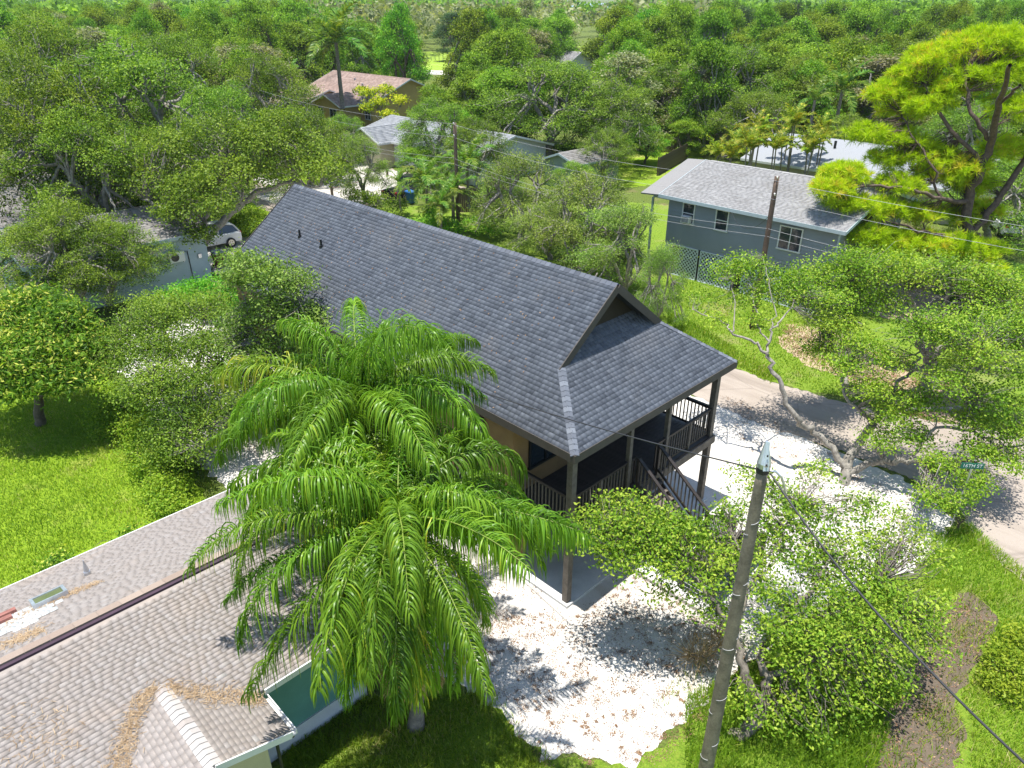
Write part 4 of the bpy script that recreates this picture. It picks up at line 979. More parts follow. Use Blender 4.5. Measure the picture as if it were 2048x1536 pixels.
T('oak', 520, 95, 82, 6.4, 'rounded oak at the edge of the wood left of the royal palm')
T('oak', 330, 40, 88, 7.0, 'oak in the wood behind the towering oak')
T('oak', 70, 20, 82, 7.5, 'oak in the wood behind the wide low limbed oak')
T('oak', 872, 185, 75, 4.6, 'oak spreading over the roof of the white house')
T('oak', 950, 222, 68, 3.8, 'oak at the near end of the white house')
T('bright', 862, 160, 92, 4.0, 'leafy tree hiding the gable of the yellow house')
T('oak', 640, 268, 72, 3.0, 'low oak screening the car on the drive', h=5.0)
T('oak', 1700, 225, 74, 4.2, 'oak overhanging the pale metal roof')
T('oak', 680, 225, 82, 3.2, 'oak beside the gable of the white house', h=5.5)
T('bright', 905, 215, 86, 4.0, 'leafy tree behind the roof of the white house')
T('oak', 1220, 235, 72, 3.6, 'low oak beside the green shed roof', h=5.6)
T('oak', 1540, 170, 84, 5.6, 'oak behind the banana like shrub')
T('oak', 1790, 130, 92, 6.0, 'oak under the yellow green broadleaf tree')
T('oak', 1960, 200, 72, 5.0, 'oak seen through the pine boughs')
T('oak', 2040, 600, 36, 3.6, 'leafy oak at the road corner under the overhead lines')
T('oak', 1100, 100, 84, 8.6, 'massive oak spreading over the green shed')
T('oak', 985, 140, 92, 5.6, 'leafy oak between the massive oak and the white house')
T('oak', 1235, 150, 80, 6.0, 'oak with twisted pale limbs in the back yard of the green shed')
T('oak', 1335, 120, 97, 6.4, 'oak in front of the wooden yard fence')
T('oak', 1460, 72, 92, 7.6, 'large dark oak beside the tan shed')
T('oak', 1615, 110, 90, 6.4, 'dark oak behind the clump of golden palms')
T('bright', 1735, 62, 97, 6.2, 'tall yellow green broadleaf tree behind the pale roofed house')
T('oak', 1880, 55, 100, 8.0, 'broad oak behind the top of the pine')
T('oak', 2030, 100, 82, 8.0, 'dense oak to the right of the pine behind its trunk')
T('oak', 2035, 300, 52, 5.0, 'shady oak growing beside the pine trunk')
T('bright', 2010, 520, 41, 3.2, 'dense green tree under the low boughs of the pine')
T('oak', 1150, 372, 66, 2.6, 'small oak at the wall of the green shed', h=3.5)
T('oak', 880, 345, 63, 2.2, 'low dark tree behind the queen palms', h=3.4)
T('bright', 1290, 305, 82, 2.6, 'bushy evergreen against the wooden yard fence', h=4.2)
T('bright', 1380, 262, 86, 2.8, 'rounded evergreen beside the tan shed wall', h=4.4)
# traced trees: limbs follow the photograph, each point (u, v, height, radius)
def P4(lst): return [(*at(u, v, z), r) for u, v, z, r in lst]
def lob(lst, dens=1.0, rs=1.0, fz=.62): 
    out = []
    for u, v, z, r, n in lst:
        p = at(u, v, z); out.append((*p, r * rs, r * rs, r * rs * fz, n * dens))
    return out
def custom(name, label, base, seed, limbs, lobes, leafm, barkm, cat='tree', dens=1.0, rs=1.0, fz=.62, **kw):
    b = at(*base); off = V(b[0], b[1], 0)
    lm = [[(p[0] - off[0], p[1] - off[1], p[2], p[3]) for p in P4(l)] for l in limbs]
    lo = [(l[0] - off[0], l[1] - off[1], *l[2:]) for l in lob(lobes, dens, rs, fz)]
    return place(grow(seed, lm, lo, leafm, barkm, **kw), name, label, cat, off)
# leaning oak at the white brick house
custom('oak_tree', 'oak leaning from the white brick house towards the dark ridge', (380, 552), 301,
       [[(380, 556, 0, .42), (388, 520, 1.1, .36), (400, 490, 2.0, .34), (428, 462, 3.0, .27), (470, 418, 4.2, .2), (520, 382, 5.2, .16), (575, 366, 5.7, .12), (640, 372, 5.8, .07)],
        [(392, 505, 1.6, .22), (372, 465, 3.0, .18), (340, 425, 4.2, .14), (290, 400, 5.0, .08)], [(400, 490, 2.0, .2), (410, 440, 3.8, .15), (440, 390, 5.2, .1), (470, 330, 6.8, .06)],
        [(470, 418, 4.2, .12), (500, 360, 6.0, .09), (540, 310, 7.2, .05)], [(575, 366, 5.7, .08), (610, 330, 6.8, .06), (640, 300, 7.4, .03)]],
       [(300, 360, 6, 1.7, 90), (360, 300, 7.5, 2.0, 130), (440, 270, 8.5, 2.2, 150), (380, 380, 5.6, 1.6, 110), (450, 350, 6.6, 1.8, 120), (530, 290, 8, 1.9, 130), (600, 300, 7.6, 1.7, 120), (640, 340, 6.6, 1.4, 90),
        (520, 350, 6.4, 1.3, 60), (350, 425, 4.6, 1.2, 60), (430, 410, 5.2, 1.1, 50), (400, 470, 3.2, .7, 35), (560, 250, 9, 1.6, 90)], M['oak'], M['bark'], L=.17, W=.10, per=26, crad=.38, twig_frac=.6)
# branchy tree poking over the far eave
custom('branchy_tree', 'small branchy tree poking over the far eave of the dark roof', (560, 850), 303,
       [[(560, 850, 0, .12), (562, 780, 2.0, .10), (560, 700, 4.0, .08), (545, 620, 5.6, .06), (525, 560, 6.8, .03)], [(560, 700, 4.0, .06), (585, 620, 5.8, .04), (605, 565, 6.9, .02)], [(562, 780, 2.0, .06), (520, 690, 4.0, .05), (480, 570, 6.2, .02)], [(562, 780, 2.0, .06), (610, 720, 3.8, .05), (650, 650, 5.2, .02)]],
       [(500, 535, 7.2, .8, 50), (545, 550, 7.1, .8, 60), (590, 570, 6.9, .7, 45), (480, 560, 6.6, .6, 40), (465, 515, 7.2, .5, 20), (560, 610, 6.0, .7, 36), (530, 620, 5.4, .9, 55), (490, 640, 4.8, .9, 60), (600, 640, 5.6, .8, 55), (640, 640, 5.6, .7, 45), (560, 680, 4.4, .9, 60), (620, 690, 4.4, .9, 60), (510, 710, 3.6, .9, 60), (580, 740, 3.2, .9, 60), (660, 680, 4.8, .6, 36), (690, 690, 5.0, .7, 50), (640, 740, 3.6, .9, 60), (690, 760, 3.6, .9, 60), (540, 790, 2.4, .9, 60), (610, 810, 2.2, .9, 60), (470, 690, 3.8, .9, 60), (480, 760, 2.4, .9, 60), (670, 830, 2.2, .9, 60)],
       M['oak_light'], M['bark'], L=.12, W=.06, per=26, crad=.28, bare=80, dens=1.3, rs=1.15, shell=.2)
custom('shrub', 'leafy shrubs at the foot of the white brick wall', (410, 600), 304, [[(410, 600, 0, .08), (412, 585, .6, .05), (415, 570, 1.2, .03)], [(450, 600, 0, .06), (450, 580, .8, .03)]],
       [(390, 580, 1.0, 1.0, 70), (440, 575, 1.3, 1.0, 80), (480, 590, 1.4, .9, 60), (420, 610, .8, 1.0, 70), (350, 600, 1.0, 1.0, 60), (470, 620, 1.2, .9, 50)], M['bright'], M['bark_dark'], cat='shrub', L=.14, W=.08, per=28, crad=.3, twig_frac=.2)
custom('oak_tree', 'thin crowned oak spreading over white shell ground beside the lawn', (400, 850), 307,
       [[(400, 850, 0, .2), (398, 800, 1.0, .17), (392, 760, 1.8, .14)], [(392, 760, 1.8, .1), (350, 720, 2.6, .08), (290, 690, 3.2, .05), (240, 680, 3.5, .03)], [(392, 760, 1.8, .1), (400, 700, 3.0, .08), (410, 640, 4.0, .04)],
        [(398, 800, 1.0, .1), (350, 810, 1.8, .07), (320, 780, 2.6, .04)], [(392, 760, 1.8, .08), (440, 740, 2.6, .05)], [(350, 720, 2.6, .06), (330, 660, 3.8, .04)], [(398, 800, 1.0, .07), (400, 850, 1.8, .05), (380, 890, 1.9, .03)]],
       [(230, 690, 3.5, 1.0, 80), (290, 650, 4.0, 1.1, 90), (350, 625, 4.3, 1.1, 90), (415, 620, 4.3, 1.1, 90), (280, 720, 3.3, 1.1, 90), (345, 695, 3.6, 1.1, 90), (405, 700, 3.5, 1.0, 70), (325, 765, 3.0, 1.1, 90), (385, 770, 2.9, 1.0, 70), (280, 785, 2.7, .9, 70), (440, 760, 2.7, .9, 55), (355, 830, 2.3, 1.0, 80), (415, 840, 2.1, .9, 55), (375, 890, 1.7, .9, 60), (335, 875, 1.6, .8, 60), (460, 670, 3.6, .8, 45), (210, 740, 2.8, .8, 60), (470, 820, 2.2, .8, 50), (300, 610, 4.2, .8, 50)],
       M['oak'], M['bark'], L=.10, W=.055, per=32, crad=.26, twig_frac=.5, twig_r=.012, toneb=.55, dens=1.3, rs=1.2, shell=.2, bare=150, lobet=.13)
custom('shrub', 'rangy shrub growing against the brown side wall', (700, 950), 308, [[(700, 950, 0, .06), (700, 920, .8, .04), (700, 880, 1.8, .02)], [(640, 900, 0, .06), (640, 860, 1.2, .03)]],
       [(690, 900, 1.6, .7, 60), (650, 870, 1.8, .7, 60), (610, 850, 1.8, .7, 60), (730, 930, 1.4, .6, 50), (640, 820, 2.6, .7, 50)], M['oak_light'], M['bark'], cat='shrub', L=.10, W=.05, per=26, crad=.22)
# mango with yellow flush
custom('mango_tree', 'dense dark mango tree with yellow young leaves beside the lawn', (80, 850), 305,
       [[(80, 850, 0, .22), (78, 800, 1.2, .18), (75, 740, 2.6, .1)], [(78, 800, 1.2, .1), (30, 740, 2.6, .07)], [(78, 800, 1.2, .1), (120, 740, 2.8, .07)]],
       [(60, 620, 4.6, 1.4, 150), (110, 640, 4.4, 1.3, 140), (10, 660, 4.0, 1.4, 150), (135, 700, 3.6, 1.2, 130), (60, 700, 3.8, 1.5, 160), (0, 740, 3.2, 1.3, 130), (100, 750, 3.0, 1.2, 130), (-60, 680, 4, 1.6, 140), (155, 670, 3.8, .8, 70), (40, 770, 2.8, 1.0, 100), (150, 750, 3.0, .9, 70)],
       M['mango'], M['bark_dark'], L=.22, W=.07, per=26, crad=.30, tspread=.3, toneb=.5, twig_frac=.3)
custom('shrub', 'bright green weedy shrub at the corner of the lawn', (245, 850), 306, [[(245, 850, 0, .05), (245, 830, .5, .03)], [(280, 870, 0, .04), (282, 850, .5, .02)]],
       [(215, 830, .5, .8, 60), (250, 820, .7, .9, 80), (280, 850, .6, .9, 80), (300, 890, .5, .9, 80), (310, 930, .5, .8, 70), (330, 980, .4, .7, 60), (220, 860, .3, .6, 40), (340, 1010, .4, .6, 40)], M['bright'], M['bark_dark'], cat='shrub', L=.10, W=.06, per=40, crad=.22, twig_frac=.1, toneb=.7)
# oak at the street corner with long pale limbs
custom('oak_tree', 'corner oak with long bare pale limbs over the road and driveway', (1690, 966), 311,
       [[(1688, 972, -.1, 0.207), (1694, 930, .5, 0.192), (1700, 912, .8, 0.178)],
        [(1694, 940, .4, 0.148), (1674, 912, .8, 0.126), (1632, 864, 1.6, 0.111), (1590, 838, 2.2, 0.100), (1564, 780, 3.2, 0.089), (1543, 732, 4.0, 0.074), (1532, 706, 4.4, 0.067)],
        [(1532, 706, 4.4, 0.059), (1511, 685, 4.7, 0.048), (1464, 664, 5.0, 0.041), (1448, 643, 5.2, 0.030), (1385, 619, 5.4, 0.015)],
        [(1532, 706, 4.4, 0.052), (1540, 685, 4.7, 0.048), (1543, 659, 5.1, 0.041), (1564, 638, 5.4, 0.033), (1590, 600, 5.9, 0.022), (1600, 560, 6.4, 0.011)],
        [(1540, 685, 4.7, 0.037), (1519, 659, 5.0, 0.030), (1509, 617, 5.6, 0.022), (1500, 560, 6.4, 0.011)], [(1464, 664, 5.0, 0.030), (1470, 620, 5.6, 0.022), (1460, 560, 6.4, 0.011)],
        [(1543, 659, 5.1, 0.033), (1548, 620, 5.7, 0.022), (1535, 560, 6.6, 0.015), (1525, 510, 7.2, 0.009)],
        [(1700, 912, .8, 0.163), (1722, 880, 1.3, 0.148), (1748, 846, 1.9, 0.133)],
        [(1748, 846, 1.9, 0.089), (1727, 827, 2.3, 0.074), (1696, 801, 2.8, 0.063), (1685, 764, 3.4, 0.052), (1690, 742, 3.8, 0.037)],
        [(1748, 846, 1.9, 0.089), (1769, 827, 2.3, 0.074), (1815, 815, 2.6, 0.059), (1860, 790, 3.1, 0.037)],
        [(1748, 846, 1.9, 0.104), (1769, 806, 2.6, 0.089), (1801, 764, 3.4, 0.074), (1827, 727, 4.1, 0.059), (1840, 690, 4.8, 0.037), (1830, 640, 5.6, 0.022)],
        [(1700, 945, .3, 0.148), (1743, 926, .8, 0.126), (1780, 925, 1.1, 0.111), (1822, 922, 1.4, 0.096), (1895, 922, 1.7, 0.074), (1958, 908, 2.0, 0.052), (2048, 890, 2.4, 0.030)],
        [(1822, 922, 1.4, 0.067), (1853, 872, 2.2, 0.059), (1911, 858, 2.6, 0.052), (1985, 876, 2.6, 0.037), (2060, 866, 2.9, 0.022)], [(1911, 858, 2.6, 0.037), (1940, 820, 3.4, 0.030), (1930, 760, 4.4, 0.022), (1950, 700, 5.4, 0.015)]],
       [(1500, 530, 6.8, .7, 34), (1450, 545, 6.5, .6, 20), (1520, 580, 6.0, .55, 24), (1570, 560, 6.4, .7, 34), (1610, 590, 6.0, .7, 30), (1410, 600, 5.5, .5, 10), (1480, 600, 5.7, .55, 16), (1440, 640, 5.2, .35, 8), (1515, 640, 5.3, .3, 12),
        (1640, 640, 5.2, .6, 24), (1690, 730, 4.1, .55, 26), (1720, 690, 4.6, .7, 36), (1660, 600, 6, .6, 22), (1745, 780, 3.4, .6, 30), (1790, 830, 2.6, .6, 30), (1830, 870, 2.1, .55, 26), (1760, 880, 1.9, .5, 22), (1850, 800, 3.2, .6, 28), (1900, 760, 4.4, .7, 34), (1960, 700, 5.4, .9, 50),
        (1940, 840, 3.0, .6, 30), (1990, 800, 3.8, .8, 40), (2030, 860, 3.0, .6, 30), (1880, 930, 1.8, .5, 24), (1960, 900, 2.3, .5, 24), (2020, 920, 2.2, .5, 24), (1840, 660, 5.6, .8, 40), (1780, 720, 4.4, .6, 24), (1900, 650, 6, .9, 40), (1990, 640, 6, .9, 40), (2040, 740, 4.8, .8, 40), (1950, 960, 1.6, .5, 24), (1870, 990, 1.4, .5, 22)],
       M['oak_near'], M['bark'], L=.10, W=.06, per=24, crad=.22, bare=200, twig_r=.012, toneb=.58, dens=2.0, rs=1.4, shell=.1, lobet=.12, fz=.5)
custom('oak_tree', 'gnarled half bare oak standing on pine straw across the road', (1855, 775), 312,
       [[(1855, 780, -.1, .36), (1862, 745, .7, .34), (1862, 715, 1.5, .30)], [(1862, 715, 1.5, .2), (1840, 690, 2.4, .17), (1836, 650, 3.4, .14), (1828, 610, 4.4, .09), (1815, 575, 5.4, .04)],
        [(1858, 735, 1.0, .16), (1815, 735, 1.4, .14), (1765, 730, 1.9, .13), (1717, 706, 2.6, .12), (1701, 669, 3.4, .11), (1669, 643, 4.0, .09), (1632, 611, 4.8, .07), (1592, 577, 5.6, .03)],
        [(1862, 715, 1.5, .2), (1890, 690, 2.2, .15), (1922, 670, 2.9, .12), (1928, 640, 3.6, .09), (1920, 600, 4.6, .05)], [(1862, 715, 1.5, .18), (1870, 660, 3.0, .14), (1890, 620, 4.0, .1), (1900, 570, 5.2, .05)],
        [(1890, 690, 2.2, .12), (1950, 690, 2.4, .1), (2010, 660, 3.2, .07), (2050, 640, 3.8, .04)], [(1836, 650, 3.4, .1), (1790, 620, 4.2, .07), (1750, 570, 5.4, .04)], [(1669, 643, 4.0, .06), (1690, 590, 5.2, .04), (1700, 550, 6.0, .02)]],
       [(1640, 560, 6.0, 1.0, 45), (1700, 540, 6.4, 1.0, 50), (1760, 530, 6.4, 1.0, 45), (1600, 600, 5.2, .8, 30), (1720, 600, 5.2, .9, 36), (1820, 550, 6.0, 1.0, 40), (1880, 540, 6.2, 1.0, 40), (1940, 560, 6, 1.1, 50), (2010, 580, 5.6, 1.1, 60), (1970, 640, 4.2, 1.0, 50), (2040, 660, 4, 1.0, 50), (1680, 650, 4.4, .8, 34), (1650, 700, 3.2, .6, 24), (1780, 600, 5.0, .8, 20), (2020, 720, 3, .9, 40), (1920, 730, 2.2, .7, 20)],
       M['oak_near'], M['bark'], L=.11, W=.065, per=28, crad=.26, bare=340, twig_r=.018, toneb=.52, dens=1.8, rs=1.35, shell=.1, lobet=.12)
# near oak at the bottom right
custom('oak_tree', 'low bright oak with twisted trunk in front of the porch stairs', (1468, 1474), 313,
       [[(1465, 1478, -.05, .2), (1507, 1444, .25, .19), (1523, 1409, .6, .17), (1500, 1372, 1.0, .13), (1484, 1326, 1.5, .10), (1470, 1270, 2.0, .08)], [(1523, 1409, .6, .15), (1536, 1355, 1.2, .13), (1523, 1314, 1.6, .1), (1560, 1250, 2.3, .08), (1620, 1180, 2.9, .06), (1660, 1120, 3.3, .03)],
        [(1470, 1270, 2.0, .07), (1420, 1190, 2.8, .06), (1350, 1120, 3.4, .05), (1250, 1080, 3.8, .035), (1160, 1070, 4.0, .02)], [(1470, 1270, 2.0, .06), (1490, 1180, 2.8, .05), (1470, 1080, 3.5, .03)],
        [(1536, 1355, 1.2, .09), (1620, 1320, 1.7, .08), (1720, 1270, 2.2, .06), (1820, 1230, 2.5, .04)], [(1560, 1250, 2.3, .06), (1650, 1230, 2.5, .05), (1760, 1160, 2.9, .03)], [(1490, 1180, 2.8, .04), (1560, 1080, 3.4, .03), (1600, 1010, 3.7, .02)]],
       [(1200, 1060, 4.0, .62, 80), (1265, 1030, 4.1, .62, 90), (1330, 1060, 3.9, .60, 90), (1250, 1100, 3.6, .6, 85), (1320, 1120, 3.5, .5, 60), (1385, 1065, 3.8, .42, 40), (1430, 1100, 3.4, .5, 50), (1420, 1160, 3.0, .45, 36), (1470, 1030, 3.7, .5, 36), (1560, 1000, 3.8, .6, 50), (1540, 1060, 3.4, .5, 40),
        (1620, 1040, 3.6, .6, 50), (1600, 1110, 3.2, .55, 45), (1680, 1100, 3.3, .6, 50), (1660, 1180, 2.9, .65, 65), (1740, 1160, 3.0, .6, 55), (1760, 1090, 3.1, .5, 34), (1720, 1240, 2.5, .7, 60), (1800, 1210, 2.6, .6, 55), (1640, 1260, 2.4, .65, 65), (1560, 1230, 2.6, .5, 40), (1840, 1270, 2.1, .5, 30), (1760, 1310, 1.9, .5, 30), (1600, 1330, 1.8, .45, 26), (1540, 1180, 2.8, .4, 26), (1860, 1200, 2.4, .5, 35), (1450, 1240, 2.3, .35, 16), (1330, 1180, 2.6, .35, 12), (1400, 1210, 2.5, .3, 10), (1640, 950, 3.7, .4, 20), (1500, 960, 3.9, .5, 26), (1720, 1010, 3.5, .5, 30), (1800, 1050, 3.2, .5, 30), (1850, 1110, 2.9, .5, 30), (1560, 1290, 2.0, .5, 36), (1510, 1120, 3.1, .45, 30), (1680, 1340, 1.6, .45, 24), (1600, 1390, 1.2, .4, 18), (1700, 1400, 1.2, .4, 18), (1780, 1360, 1.5, .4, 20), (1540, 1430, .9, .35, 16), (1640, 1450, .8, .35, 16), (1480, 1390, 1.3, .3, 14)],
       M['oak_near'], M['bark_mid'], L=.10, W=.052, per=20, crad=.17, bare=420, twig_r=.011, toneb=.55, twig_frac=.8, dens=1.25, rs=1.6, fz=.36, tspread=.24, shell=.15, lobet=.12)
# the pine
custom('pine_tree', 'tall pine with yellow green needle tufts beside the grey sided house', (1935, 610), 321,
       [[(1935, 615, -.1, .34), (1932, 540, 2.2, .31), (1934, 475, 4.0, .29), (1937, 402, 6.0, .26), (1965, 330, 8.0, .22), (1983, 282, 9.3, .19), (1999, 207, 11.4, .15), (2020, 130, 13.4, .08)],
        [(1934, 475, 4.0, .22), (1974, 427, 5.3, .19), (2048, 319, 8.2, .15), (2100, 240, 10.3, .08)], [(1937, 402, 6.0, .15), (1880, 400, 6.2, .11), (1820, 380, 6.8, .09), (1740, 370, 7.0, .07), (1680, 390, 6.6, .04)],
        [(1965, 330, 8.0, .14), (1920, 280, 9.2, .11), (1880, 230, 10.4, .09), (1850, 170, 11.8, .05)], [(1983, 282, 9.3, .12), (1940, 220, 10.8, .1), (1930, 150, 12.4, .06)], [(1880, 400, 6.2, .08), (1860, 330, 8.0, .06), (1820, 260, 9.6, .04), (1790, 210, 10.6, .03)],
        [(1934, 475, 4.0, .12), (1880, 470, 4.4, .09), (1800, 450, 5.0, .06), (1740, 440, 5.2, .03)], [(1932, 540, 2.2, .1), (1890, 520, 3.0, .08), (1820, 500, 3.6, .05), (1760, 500, 3.6, .03)], [(1999, 207, 11.4, .1), (2040, 170, 12.4, .06)], [(1934, 475, 4.0, .1), (1960, 470, 4.2, .08), (1960, 520, 3.2, .04)]],
       [(1870, 120, 13, 1.0, 60), (1940, 100, 13.5, 1.2, 80), (2010, 90, 13.8, 1.3, 90), (2060, 130, 12.8, 1.3, 90), (1830, 150, 12.2, .8, 40), (1980, 150, 12.4, 1.1, 60), (1790, 180, 11.4, .8, 40), (1850, 210, 10.8, .9, 45), (1800, 225, 10.2, .8, 36), (1760, 190, 11.2, .5, 20), (2040, 220, 10.8, 1.1, 50),
        (1740, 270, 9.2, .8, 36), (1800, 280, 9.0, .8, 30), (1690, 350, 7.4, .8, 50), (1660, 380, 6.8, .7, 44), (1700, 410, 6.0, .8, 44), (1780, 320, 7.9, .8, 40), (1850, 310, 8.2, 1.0, 60), (1920, 330, 7.8, .9, 55), (1880, 350, 7.2, .9, 55), (1800, 370, 6.8, .8, 44), (1940, 370, 6.6, .8, 44), (1760, 420, 5.6, .8, 36), (1830, 430, 5.2, .8, 36), (1900, 430, 5.0, .8, 36), (1960, 420, 5.2, .7, 30),
        (1730, 470, 4.4, .8, 44), (1790, 480, 4.0, .8, 50), (1850, 490, 3.8, .9, 55), (1910, 490, 3.8, .9, 50), (1960, 500, 3.4, .8, 44), (1770, 520, 3.2, .8, 44), (1930, 530, 2.8, .7, 36), (1975, 540, 2.6, .6, 30), (2020, 300, 8.6, 1.0, 40), (1900, 180, 11.6, .8, 30)],
       M['pine'], M['bark_pine'], kind='needle', per=36, L=.40, W=.022, twig_r=.012, toneb=.5, shell=.0, tspread=.2, dens=3.6, rs=1.75, fz=.42, twig_frac=.4, lobet=.14)

# --- woods beyond the houses: individuals
def blocked(p):
    for x0, x1, y0, y1 in ((33, 47, 40, 66), (40, 64, 76, 104), (50, 67, 3, 27), (24, 40, 2, 20), (-14, 11, 45, 63), (-6, 7, 33, 46), (38, 48, 33, 41), (68, 75, 33, 41), (13, 19, -20, 75), (-6, 14, -8, 33)):
        if x0 < p[0] < x1 and y0 < p[1] < y1: return True
    return False
FIELD = [np.array(p) for p in px((690, 165), (640, 128), (680, 100), (925, 100), (1250, 84), (1262, 106), (1020, 152), (905, 152))]
def inpoly(p, poly):
    c = False; j = len(poly) - 1
    for i in range(len(poly)):
        a, b = poly[i], poly[j]
        if (a[1] > p[1]) != (b[1] > p[1]) and p[0] < (b[0] - a[0]) * (p[1] - a[1]) / (b[1] - a[1]) + a[0]: c = not c
        j = i
    return c
# the view corridors that stay open: yellow house, field, back yards
OPEN = [(560, 830, 108, 128), (850, 905, 150, 262), (1160, 1200, 170, 330)]
placed = []
tries = 0
while len(placed) < 330 and tries < 14000:
    tries += 1
    D = 88 + 150 * rngT.random() ** .9; u = rngT.uniform(-60, 2110)
    d = (u - 1024) / FPX; p = CAM + FW * D + RT * d * (D * math.cos(PITCH) + 4)
    R = rngT.uniform(3.8, 6.4)
    if blocked(p) or inpoly(p, FIELD): continue
    if any(a - 30 < u < b + 30 and D < d1 for a, b, d0, d1 in OPEN[1:]) : continue
    if 545 < u < 840 and D < 128: continue
    if 1040 < u < 1180 and 95 < D < 150: continue
    if any((p[0] - q[0]) ** 2 + (p[1] - q[1]) ** 2 < (2.9 + .010 * D) ** 2 * 1.6 for q in placed): continue
    placed.append(p)
    H = rngT.uniform(8.5, 12.6) if D < 120 else rngT.uniform(10.5, 16.6)
    kind = rngT.choices(['woods', 'grey', 'bright'], [.66, .13, .21])[0]
    k = _cnt.get(kind, 0); _cnt[kind] = k + 1; hs, rs = SIZE[kind]
    lab = {'woods': 'mid green woodland tree in the mass beyond the houses', 'grey': 'grey sparse woodland tree in the mass beyond the houses', 'bright': 'bright green woodland tree in the mass beyond the houses'}[kind]
    place(LIB[kind][k % len(LIB[kind])], 'woodland_tree', lab, 'tree', (p[0], p[1], 0), (R / rs, R / rs, H / hs), rngT.uniform(0, 6.28), {'woods': 'mid green trees of the wood', 'grey': 'grey trees of the wood', 'bright': 'bright trees of the wood'}[kind])
for (u, v, D, R) in ((1480, 2, 190, 7), (1580, 0, 185, 7), (1790, 12, 150, 6), (1700, 8, 170, 7), (905, 20, 230, 6)):
    T('dark', u, v, D, R, 'tall dark feathery casuarina rising over the wood', group='casuarinas over the wood')
# far woodland as one mass
r = np.random.default_rng(77); n = 2300
D = 235 + 1500 * r.random(n) ** 1.7; az = r.uniform(-.80, .80, n); p = CAM[:2] + (FW[:2] * D[:, None] + RT[:2] * (np.tan(az) * D)[:, None])
uu = 1024 + FPX * np.tan(az) / math.cos(PITCH)
okm = ~((uu > 1120) & (uu < 1235) & (D > 560)) & ~((uu > 830) & (uu < 930) & (D < 262)) & ~((uu > 1140) & (uu < 1220) & (D < 330)); p = p[okm]; D = D[okm]; uu = uu[okm]; n = len(p)
H = r.uniform(9, 16.5, n); Rr = r.uniform(3.4, 7, n) * (1 + D / 1600)
K = 60; dd = rand_unit(r, n * K).reshape(n, K, 3); dd[..., 2] = np.abs(dd[..., 2]) * .9 - .1
c = np.concatenate([p, (H * .55)[:, None]], 1)[:, None, :] + dd * np.stack([Rr, Rr, H * .45], 1)[:, None, :]
c = c.reshape(-1, 3); out = dd.reshape(-1, 3); sc = np.repeat(.45 + D / 420, K)
nn = norm(r.normal(size=c.shape) * .7 + out * .6 + V(0, 0, .6)); tk = np.clip(np.repeat(r.normal(.5, .2, n), K) + r.normal(size=n * K) * .13, 0, 1)
vs = []; fs = []; ts = []; off = 0
for k in range(2):
    q = c + r.normal(size=c.shape) * .9; nk = norm(nn + r.normal(size=c.shape) * .5); a = norm(np.cross(nk, rand_unit(r, len(c)))); b = np.cross(nk, a); s = (sc * r.uniform(.5, 1.0, len(c)))[:, None]
    vs.append(np.stack([q - a * s, q + b * s * .7, q + a * s, q - b * s * .7], 1).reshape(-1, 3)); fs.append(np.arange(4 * len(c)).reshape(-1, 4) + off); off += 4 * len(c); ts.append(np.clip(tk + r.normal(size=len(c)) * .1, 0, 1))
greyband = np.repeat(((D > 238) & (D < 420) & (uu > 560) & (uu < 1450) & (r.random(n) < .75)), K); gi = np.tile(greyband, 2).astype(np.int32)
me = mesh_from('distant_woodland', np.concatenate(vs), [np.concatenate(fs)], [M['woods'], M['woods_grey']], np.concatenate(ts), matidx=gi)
dw = link('distant_woodland', me); tag(dw, 'far green and grey woodland filling the horizon', 'woodland', kind='stuff')

